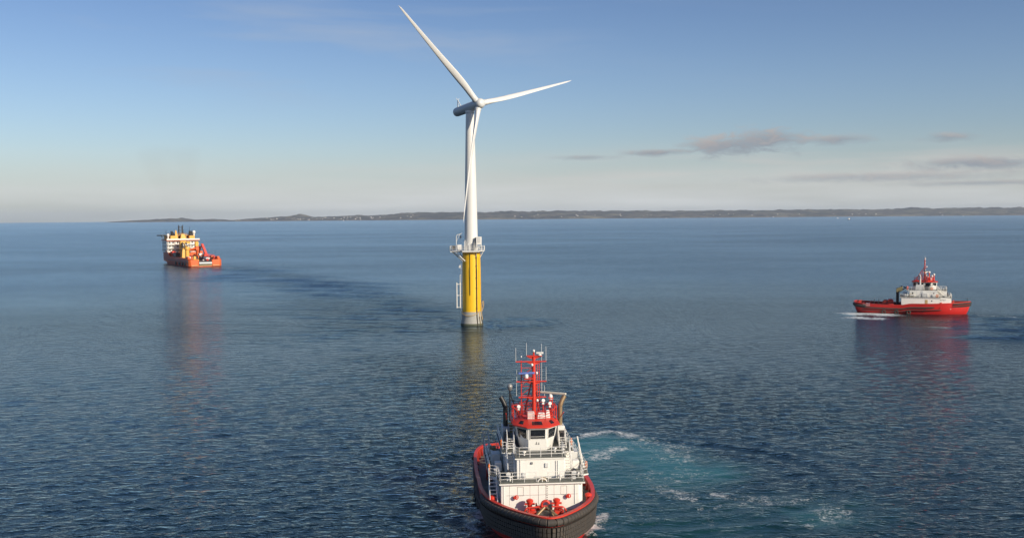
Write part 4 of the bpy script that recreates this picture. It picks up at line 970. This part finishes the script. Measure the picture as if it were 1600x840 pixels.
    for (y, z0, z1) in ((-2.1, Z1 + .1, Z2 - .1), (1.55, Z1 + .1, Z2 - .3), (1.75, Z1 + .1, Z2 - .3)): MB().bar((8.5 + s, y, z0), (8.5 + s, y, z1), .03).build('pipe', M['white2'], t)
    for y in (-3.9, 3.3): MB().bar((9.74 + s, y, 3.0), (9.74 + s, y, 5.0), .03).build('pipe', M['white2'], t)
    for (y, z, sy, sz) in ((.6, Z2 - .75, .35, .45), (-.9, Z2 - .5, .22, .22), (-1.7, Z1 + .5, .4, .5)): MB().box((8.5 + s, y, z), (.16, sy, sz)).build('junction_box', M['white2'] if sy > .3 else M['grey'], t, bevel=.02)
    for (u, y, z) in ((9.0 + s, .2, Z1 + .12), (12.0, 2.9, zd(12) + .03), (11.2, -3.3, zd(11.2) + .03)):
        mb = MB()
        for k in range(4): mb.tube([(u + (.3 - .03 * k) * math.cos(a), y + (.3 - .03 * k) * math.sin(a), z + .045 * k) for a in np.linspace(0, 2 * math.pi, 15)], .04, 5)
        mb.build('rope_coil', M['rope'], t)
    MB().tube([(fx - .2, .3, zf + .9), (14.2, .9, zf + .12), (15.4, .5, zf + .2), (16.6, .15, 3.4)], .06, 6).build('rope', M['rope'], t)
    for sd in (1, -1):
        mb = MB()
        for u in (9.3, 10.6, 12.9): 
            yy = np.interp(u, [a[0] for a in OUT], [a[1] for a in OUT]) - .32; mb.bar((u, sd * yy, zd(u)), (u, sd * yy, zd(u) + .8), .07)
        mb.build('bulwark_post', M['redin'], t)
    # bow jackstaff post
    MB().bar((16.6, 0, 3.1), (16.6, 0, 5.0), .07).box((16.6, 0, 4.8), (.15, .35, .3)).build('bow_post', M['black'], t)
    # red mooring reel at the starboard quarter, red stern lifebuoy post
    MB().lathe([(.55, -.5), (.55, -.4), (.3, -.38), (.3, .38), (.55, .4), (.55, .5)], (-15.6, -3.2, zd(-15.6) + .9), 14, Matrix.Rotation(R(80), 3, 'X')).build('mooring_reel', M['red'], t)
    return t
make_tug(TUG_F, 'red and white tugboat in the foreground, its bow with black rubber fender facing us')
make_tug(TUG_R, 'red and white tugboat seen from the side with a white wheelhouse, right of the turbine', shift=2.0, detail=False)

# ------------------------------------------------------------------ supply ship
def supply_ship():
    rz = SHIP['rz']; t = empty('supply_ship', (*SHIP['stern'], 0), rz)
    tag(t, 'large orange offshore supply ship with white superstructure and yellow cranes, stern toward the viewer', 'ship')
    # local x from the stern (0) to the bow (95), y port positive; beam 22
    st = [(0, 9.6, 4.6, 5.4), (1.2, 10.6, 4.6, 5.4), (6, 11, 4.6, 5.6), (30, 11, 4.8, 5.6), (52, 11, 5.0, 5.8), (58, 11, 5.0, 8.5), (64, 11, 5, 10.4), (78, 9.4, 5, 11), (86, 6.6, 5, 11.8), (92, 3, 5, 12.6), (96, .2, 5, 13)]
    rs = []
    for x, b, zd_, zt in st:
        f = 1 if x < 60 else 1 - (x - 60) / 36 * .09
        fl = np.interp(x, [0, 60, 96], [.97, .96, .5]); xw = x if x < 60 else 60 + (x - 60) * .9
        rs.append([(x, b, zt), (x, b, 3.2), (xw, b * fl, 0), (xw, b * fl * .7, -4), (xw, -b * fl * .7, -4), (xw, -b * fl, 0), (x, -b, 3.2), (x, -b, zt)])
    hull = MB().rings(rs, closed=False, caps=False); hull.add([rs[0][i] for i in range(2, 6)] + [(0, -9.6, 2.4), (0, 9.6, 2.4)], [(0, 1, 2, 3, 4, 5)])
    hull.build('hull', M['shiphull'], t)
    mb = MB(); mb.box((30.5, 0, 3.4), (58, 20.6, .5)); mb.build('working_deck', M['shipdeck'], t)
    fd = MB().prism([(56, -10.9), (64, -10.9), (78, -9.3), (86, -6.5), (92, -2.9), (95, 0), (92, 2.9), (86, 6.5), (78, 9.3), (64, 10.9), (56, 10.9)], 2, 8.2); fd.build('forecastle', M['shiporange'], t)
    for sd in (1, -1):                                         # cargo rails, rounded orange quarters
        MB().box((29, sd * 10.0, 4.6), (52, 1.7, 2.2)).build('cargo_rail', M['shiporange'], t, bevel=.25)
        q = MB(); q.prism([(-.6, sd * 4.3), (-.6, sd * 9.6), (.8, sd * 10.9), (7, sd * 11.15), (7, sd * 9.2), (4, sd * 8.4), (3.4, sd * 4.3)], .3, 4.9); q.build('quarter', M['shiporange'], t, bevel=.35)
        MB().box((-.7, sd * 7.0, 1.0), (.3, 4.4, .45)).build('stern_strip', M['rope'], t)
        MB().box((6, sd * 9.7, 6.0), (5, 1.6, 1.6)).build('bulwark_block', M['shiporange'], t, bevel=.3)
    MB().lathe([(1.3, -4.2), (1.3, 4.2)], (0.2, 0, 2.4), 20, Matrix.Rotation(R(90), 3, 'X')).build('stern_roller', M['grey'], t)
    MB().box((-.4, 0, 1.0), (.5, 8.4, .5)).build('stern_strip', M['rope'], t)
    # fender bumps along the port side
    for x in (9, 16, 24, 34): MB().lathe([(1.0, -.4), (1.2, 0), (1.0, .4)], (x, 11.1, 1.8), 12, Matrix.Rotation(R(90), 3, 'X')).build('side_fender', M['black'], t)
    MB().prism([(0, 11.02), (58, 11.02), (58, 11.25), (0, 11.25)], 3.3, 3.7).build('rubbing_strake', M['navy'], t)
    # superstructure
    x0 = 60
    sp = MB().prism([(x0, -10.9), (x0 + 14, -10.9), (x0 + 19, -7.5), (x0 + 19, 7.5), (x0 + 14, 10.9), (x0, 10.9)], 8.2, 16.6).build('superstructure', M['white'], t)
    for k, z in enumerate((8.5, 11.1, 13.7)):
        MB().prism([(x0 - 2.2, -11.1), (x0, -11.1), (x0, 11.1), (x0 - 2.2, 11.1)], z - .12, z + .18).build('balcony', M['white'], sp)
        rl = MB().rail([(x0 - 2.1, -11, z + .18), (x0 - 2.1, 11, z + .18)], 1.1, 2.2, .06, 2); rl.build('balcony_railing', M['white'], sp)
        for y in (-9, -6.8, -3.2, 3.4, 6.6, 8.9):
            MB().box((x0 - .04, y, z + 1.35), (.1, 1.1 if k else 1.6, 1.1)).build('window', M['glass'], sp)
        for x in (64, 68, 72): MB().box((x, 10.93, z + 1.35), (1.3, .1, .9)).build('window', M['glass'], sp)
    for a, b in (((x0 - 1.2, -3.5, 8.7), (x0 - 1.2, -7.5, 11.1)), ((x0 - 1.2, 8, 11.3), (x0 - 1.2, 4.4, 13.7)), ((x0 - 1.2, -8, 11.3), (x0 - 1.2, -4, 13.7))): MB().stairs(a, b, 1, 8).build('stairs', M['white'], sp)
    bd = MB().prism([(x0 - 2.5, -11.6), (x0 + 15, -11.6), (x0 + 15, 11.6), (x0 - 2.5, 11.6)], 16.6, 17.0).build('bridge_deck', M['shiporange'], t)
    MB().prism([(x0 - 2.3, -11.4), (x0 - 2.3, 11.4), (x0 - 2.0, 11.4), (x0 - 2.0, -11.4)], 17.0, 17.9).build('bulwark', M['white'], t)
    br = MB().prism([(x0 + 3, -8.5), (x0 + 13, -9.8), (x0 + 16, -6), (x0 + 16, 6), (x0 + 13, 9.8), (x0 + 3, 8.5)], 17.0, 20.0).build('bridge', M['shipyellow'], t)
    for y in (-6.6, -4.2, -1.4, 1.4, 4.2, 6.6): MB().box((x0 + 2.95, y, 18.9), (.1, 1.9, 1.0)).build('window', M['glass'], br)
    MB().prism([(x0 + 2, -9), (x0 + 13, -10.2), (x0 + 17, -6), (x0 + 17, 6), (x0 + 13, 10.2), (x0 + 2, 9)], 20.0, 20.35).build('bridge_roof', M['shipyellow'], t)
    mb = MB().rail([(x0 + 2.2, -8.8, 20.35), (x0 + 2.2, 8.8, 20.35)], 1.2, 2, .08, 2); mb.build('roof_railing', M['shipyellow'], t)
    for sd in (1, -1):                                         # funnels slanting out, yellow with black tops
        MB().prism([(x0 - 1, sd * 4.6), (x0 + 3, sd * 4.6), (x0 + 3, sd * 8.4), (x0 - 1, sd * 8.4)], 17, 20.0).build('funnel_casing', M['shipyellow'], t, bevel=.2)
        MB().prism([(x0 - .6, sd * 4.9), (x0 + 2.6, sd * 4.9), (x0 + 2.6, sd * 7.4), (x0 - .6, sd * 7.4)], 20.0, 23.3, [(x0 - 1.2, sd * (4.6 if sd < 0 else 7.0)), (x0 + .4, sd * (4.6 if sd < 0 else 7.0)), (x0 + .4, sd * (6.4 if sd < 0 else 8.2)), (x0 - 1.2, sd * (6.4 if sd < 0 else 8.2))]).build('funnel', M['black'], t, bevel=.1)
    MB().prism([(x0 - 1.2, 3.0), (x0 + .2, 3.0), (x0 + .2, 5.4), (x0 - 1.2, 5.4)], 17, 23.8, [(x0 - .8, 4.4), (x0, 4.4), (x0, 5.0), (x0 - .8, 5.0)]).build('funnel_fin', M['shipyellow'], t)
    MB().prism([(x0 - 1.5, -2.2), (x0 + 1.2, -2.2), (x0 + 1.2, 1.8), (x0 - 1.5, 1.8)], 17, 21.2, [(x0 - 1, -1.4), (x0 + .8, -1.4), (x0 + .8, 1.0), (x0 - 1, 1.0)]).build('deck_machinery', M['shipyellow'], t, bevel=.15)
    for (y, z, r) in ((9.5, 20.4, 1.0), (-8.6, 22.3, 1.15)):
        MB().ball((x0 + 2.0, y, z), r, 14, 1.15).bar((x0 + 2, y, 17), (x0 + 2, y, z - .8), .5, .6, 10).build('satellite_dome', M['white'], t)
    # lattice mast of two dark posts
    mb = MB()
    for y in (-1.6, .9): mb.bar((x0 + 6, y, 20.3), (x0 + 6, y, 27.2), .38, n=8); mb.bar((x0 + 7.6, y, 20.3), (x0 + 7.6, y, 26.6), .2)
    for z in (22, 24, 26): mb.bar((x0 + 6, -2.2, z), (x0 + 6, 1.5, z), .16)
    for z in (20.5, 22.5, 24.5): mb.bar((x0 + 6, -1.6, z), (x0 + 6, .9, z + 2), .10)
    mb.bar((x0 + 6, -1.9, 27), (x0 + 6, -1.9, 27.9), .1).bar((x0 + 6, 1.1, 27), (x0 + 6, 1.1, 27.9), .1); mb.build('mast', M['black'], t)
    MB().bar((x0 + 5, -6.4, 20.3), (x0 + 5, -6.4, 26.4), .10).build('antenna', M['black'], t)
    # helideck over the port bow
    mb = MB().lathe([(7.6, 19.6), (7.9, 19.9), (7.9, 20.3)], (x0 + 25, 4.4, 0), 8); hd = mb.build('helideck', M['deck'], t)
    mb = MB();
    for dx, dy in ((-3, 3), (3, 2), (-4, -2)): mb.bar((x0 + 25 + dx, 4.4 + dy, 19.6), (x0 + 22 + dx * .4, 3.5, 12), .35)
    mb.bar((x0 + 22, 9.5, 19.6), (x0 + 20, 7, 13), .3); mb.build('helideck_strut', M['grey'], hd)
    # yellow tower with the big winch wheel amidships
    tw = MB().box((51, 2.2, 10.2), (5, 4.6, 12.4), top=(.85, .85)).build('winch_tower', M['shipyellow'], t, bevel=.3)
    MB().box((52, .2, 15.2), (4, 6.2, 1.6)).build('winch_house', M['shipyellow'], t, bevel=.2)
    mb = MB().lathe([(2.4, -1.4), (2.4, -1.2), (1.4, -1.1), (1.4, 1.1), (2.4, 1.2), (2.4, 1.4)], (47.2, 1.8, 13.4), 20, Matrix.Rotation(R(90), 3, 'X')); mb.build('winch_drum', M['grey'], t)
    MB().box((44.5, 2.4, 7.8), (5, 3.8, 7.4)).build('winch_base', M['shipyellow'], t, bevel=.3)
    MB().box((33, 5.6, 8.0), (5, 4.4, 6.6), top=(.7, .7)).build('crane_pedestal', M['shipyellow'], t, bevel=.3)
    MB().lathe([(1.5, 4), (1.4, 11), (1.9, 11.4), (1.7, 13)], (20, 6.7, 0), 14).build('crane_column', M['shipyellow'], t)
    MB().bar((20, 6.7, 12), (34, 5.5, 15), .8, .4, 8).build('crane_boom', M['shipyellow'], t)
    MB().box((12, 8.0, 5.0), (3, 2.4, 3.5)).build('gantry_block', M['white'], t, bevel=.15)
    MB().box((5.5, 5.7, 5.4), (2.4, 1.6, 3.4), rx=.15).build('gantry_block', M['shipyellow'], t, bevel=.15)
    # orange gantry crane on the starboard side and its raised jib
    cr = MB().lathe([(1.4, 4), (1.2, 9), (1.7, 9.4), (1.5, 11)], (40, -5.5, 0), 14).box((40, -5.5, 11.5), (4, 3.6, 2.6)).build('deck_crane', M['shiporange'], t)
    MB().bar((40, -5.5, 12), (36, 3.0, 9.8), .7, .45, 6).build('jib', M['shiporange'], cr)
    MB().box((42, -2.6, 10.0), (4, 7, 1.3)).bar((40, -1, 10), (38, -7.8, 12.6), .5).build('crane_platform', M['shiporange'], t)
    mb = MB().prism([(30, -10.8), (32.4, -10.8), (32.4, -9.0), (30, -9.0)], 4.6, 14.6, [(34.5, -8.0), (36.3, -8.0), (36.3, -6.5), (34.5, -6.5)]); mb.build('knuckle_jib', M['red'], t, bevel=.15)
    MB().box((27, -7.2, 6.0), (6, 3, 3.4)).build('deck_house', M['red'], t, bevel=.2); MB().box((52, 8.4, 7.4), (5, 2.6, 4), rx=-.2).build('tugger_winch', M['red'], t, bevel=.3)
    MB().box((47, -6.5, 14.2), (2.5, 2.2, 3.6)).build('crane_cab', M['shipyellow'], t, bevel=.2)
    for (x, y, z, sx, sy, sz, m) in ((38, -2, 4.8, 8, 4, 2.6, 'black'), (30, -1, 4.6, 5, 3, 2, 'black'), (44, 8.2, 6.2, 9, 3, 4.6, 'black'), (22, -5.5, 5, 4, 3, 2.4, 'navy'), (15, -5.6, 4.7, 3, 3.2, 2, 'white2'), (33, -5.2, 7.2, 4, 2.2, 1.6, 'white'), (14, -8.2, 5.6, 4, 2, 2.6, 'shiporange'), (9, -8.6, 5.6, 3, 2, 2.2, 'red'), (11, 3, 4.2, 3, 3, 1.2, 'shipyellow'), (25, 3.2, 4.6, 3, 4, 1.8, 'redin'), (17, 4.2, 5.0, 3.4, 2.4, 2.6, 'shiporange'), (47, -9.0, 7.4, 6, 2, 4, 'shiporange')):
        MB().box((x, y, z), (sx, sy, sz)).build('deck_gear', M[m], t, bevel=.25)
    cl = random.Random(9)
    for i in range(34):
        x, y = cl.uniform(8, 57), cl.choice((cl.uniform(-8.5, -3), cl.uniform(3, 8.5), cl.uniform(-8.5, 8.5))); sz = cl.uniform(.7, 2.6) * (1 + (x > 40) * .8)
        MB().box((x, y, 3.65 + sz / 2), (cl.uniform(.8, 2.4), cl.uniform(.7, 2.0), sz), rz=cl.uniform(-.3, .3)).build('deck_gear', M[cl.choice(('red', 'white2', 'black', 'shiporange', 'shipyellow', 'navy', 'grey', 'redin'))], t, bevel=.15)
    for i in range(9):
        y = cl.uniform(-9.5, 9.5); MB().bar((x0 + cl.uniform(3, 12), y, 20.3), (x0 + cl.uniform(3, 12), y, 20.3 + cl.uniform(1.5, 4)), .09).build('antenna', M[cl.choice(('black', 'white2', 'shipyellow'))], t)
    for k in range(3):
        for y in (-10.2, -5.2, 5.2, 10.2): MB().box((x0 - 1.0, y, 9.4 + 2.6 * k), (.5, .35, 2.2)).build('balcony_post', M['white2'], sp)
    mb = MB()
    for x in (36, 44): 
        mb.tube(spline([(x, 9.4, 5.6), (x, 9.2, 9.5), (x, 7.4, 10.6), (x, 5.8, 9.8)], 4), .25, 6)
    mb.bar((36, 9, 9.8), (44, 9, 9.8), .2); mb.build('cable_arch', M['black'], t)
    mb = MB();
    for i in range(5):
        x = 12 + i * 3.2; mb.tube([(x, -9.4, 5.7), (x, -9.4, 7.2), (x, -8.2, 7.6)], .16, 6)
    mb.build('cargo_rail_hoop', M['red'], t)
supply_ship()

# thin brownish exhaust drifting up from the ship's two funnels
def smoke(px0, px1, lean):
    x0, x1 = (px0 - 800) / FPX * 735, (px1 - 800) / FPX * 740
    pts = [(x0 + (x1 - x0) * f + lean * math.sin(f * 5), 733 + 8 * f, 26 + 56 * f) for f in np.linspace(0, 1, 12)]
    sm = MB(); sm.tube(pts, 2.0, 12, 13.0); o = sm.build('exhaust_smoke', smoke_mat); tag(o, kind='stuff')
smoke_mat = bpy.data.materials.new('thin_smoke'); smoke_mat.use_nodes = True; sn = smoke_mat.node_tree; sn.nodes.remove(sn.nodes['Principled BSDF'])
sv_ = sn.nodes.new('ShaderNodeVolumePrincipled'); sv_.inputs['Color'].default_value = (.42, .34, .28, 1); sv_.inputs['Density'].default_value = .0026
sn.links.new(sv_.outputs[0], sn.nodes['Material Output'].inputs['Volume'])
smoke(273, 246, 2.0); smoke(297, 286, -2.0)

# ------------------------------------------------------------------ small far boats
def far_boat(px, py, kind, label, heading=0.2):
    x, y = at(px, py); nm = 'sailboat' if kind == 'sail' else 'motorboat'
    t = empty(nm, (x, y, 0), heading); tag(t, label, nm)
    L_ = 15 if kind != 'sail' else 12; k = 1.5 if kind == 'big' else 1
    rs = []
    for u, b, z in ((-.5, .15, .13), (-.3, .17, .12), (.1, .17, .13), (.35, .10, .15), (.5, .01, .18)): rs.append([(u * L_ * k, b * L_ * k, z * L_ * k * .8), (u * L_ * k * .95, b * L_ * k * .7, 0), (u * L_ * k * .9, 0, -.8), (u * L_ * k * .95, -b * L_ * k * .7, 0), (u * L_ * k, -b * L_ * k, z * L_ * k * .8)])
    MB().rings(rs).build('hull', M['navy'] if kind == 'big' else M['housewall'], t)
    if kind == 'sail':
        MB().bar((.5, 0, 1), (.5, 0, 16), .15).build('mast', M['grey'], t); MB().add([(.4, 0, 2), (-5, .4, 2), (.4, .05, 15.5), (.4, .12, 2), (-5, .52, 2), (.4, .12, 15.5)], [(0, 1, 2), (3, 5, 4), (0, 3, 4, 1), (1, 4, 5, 2)]).build('sail', M['housewall'], t)
    else:
        MB().box((-1.5 * k, 0, 3.1 * k), (6.5 * k, 3.4 * k, 3.6 * k), top=(.8, .85)).build('cabin', M['housewall'], t, bevel=.2); MB().bar((-1.5, 0, 4.5 * k), (-1.5, 0, 8 * k), .15).build('mast', M['housewall'], t)
        MB().box((1.72 * k, 0, 3.7 * k), (.3, 2.6 * k, .9 * k)).build('window', M['glass'], t)
far_boat(1309, 341.2, 'm', 'tiny white motorboat far off, left of the two near the right-hand coast', .2)
far_boat(1327, 343.2, 'big', 'small dark-hulled boat with white cabin far off, right of the two close together', .5)
far_boat(1505, 337.6, 'm', 'tiny white motorboat close under the shore at the far right', 2.9)
far_boat(537, 345.2, 'sail', 'tiny white sailboat close under the far shore left of the turbine', .3)
far_boat(1041, 341.0, 'm', 'tiny white motorboat near the far shore midway right of the turbine', 2.6)
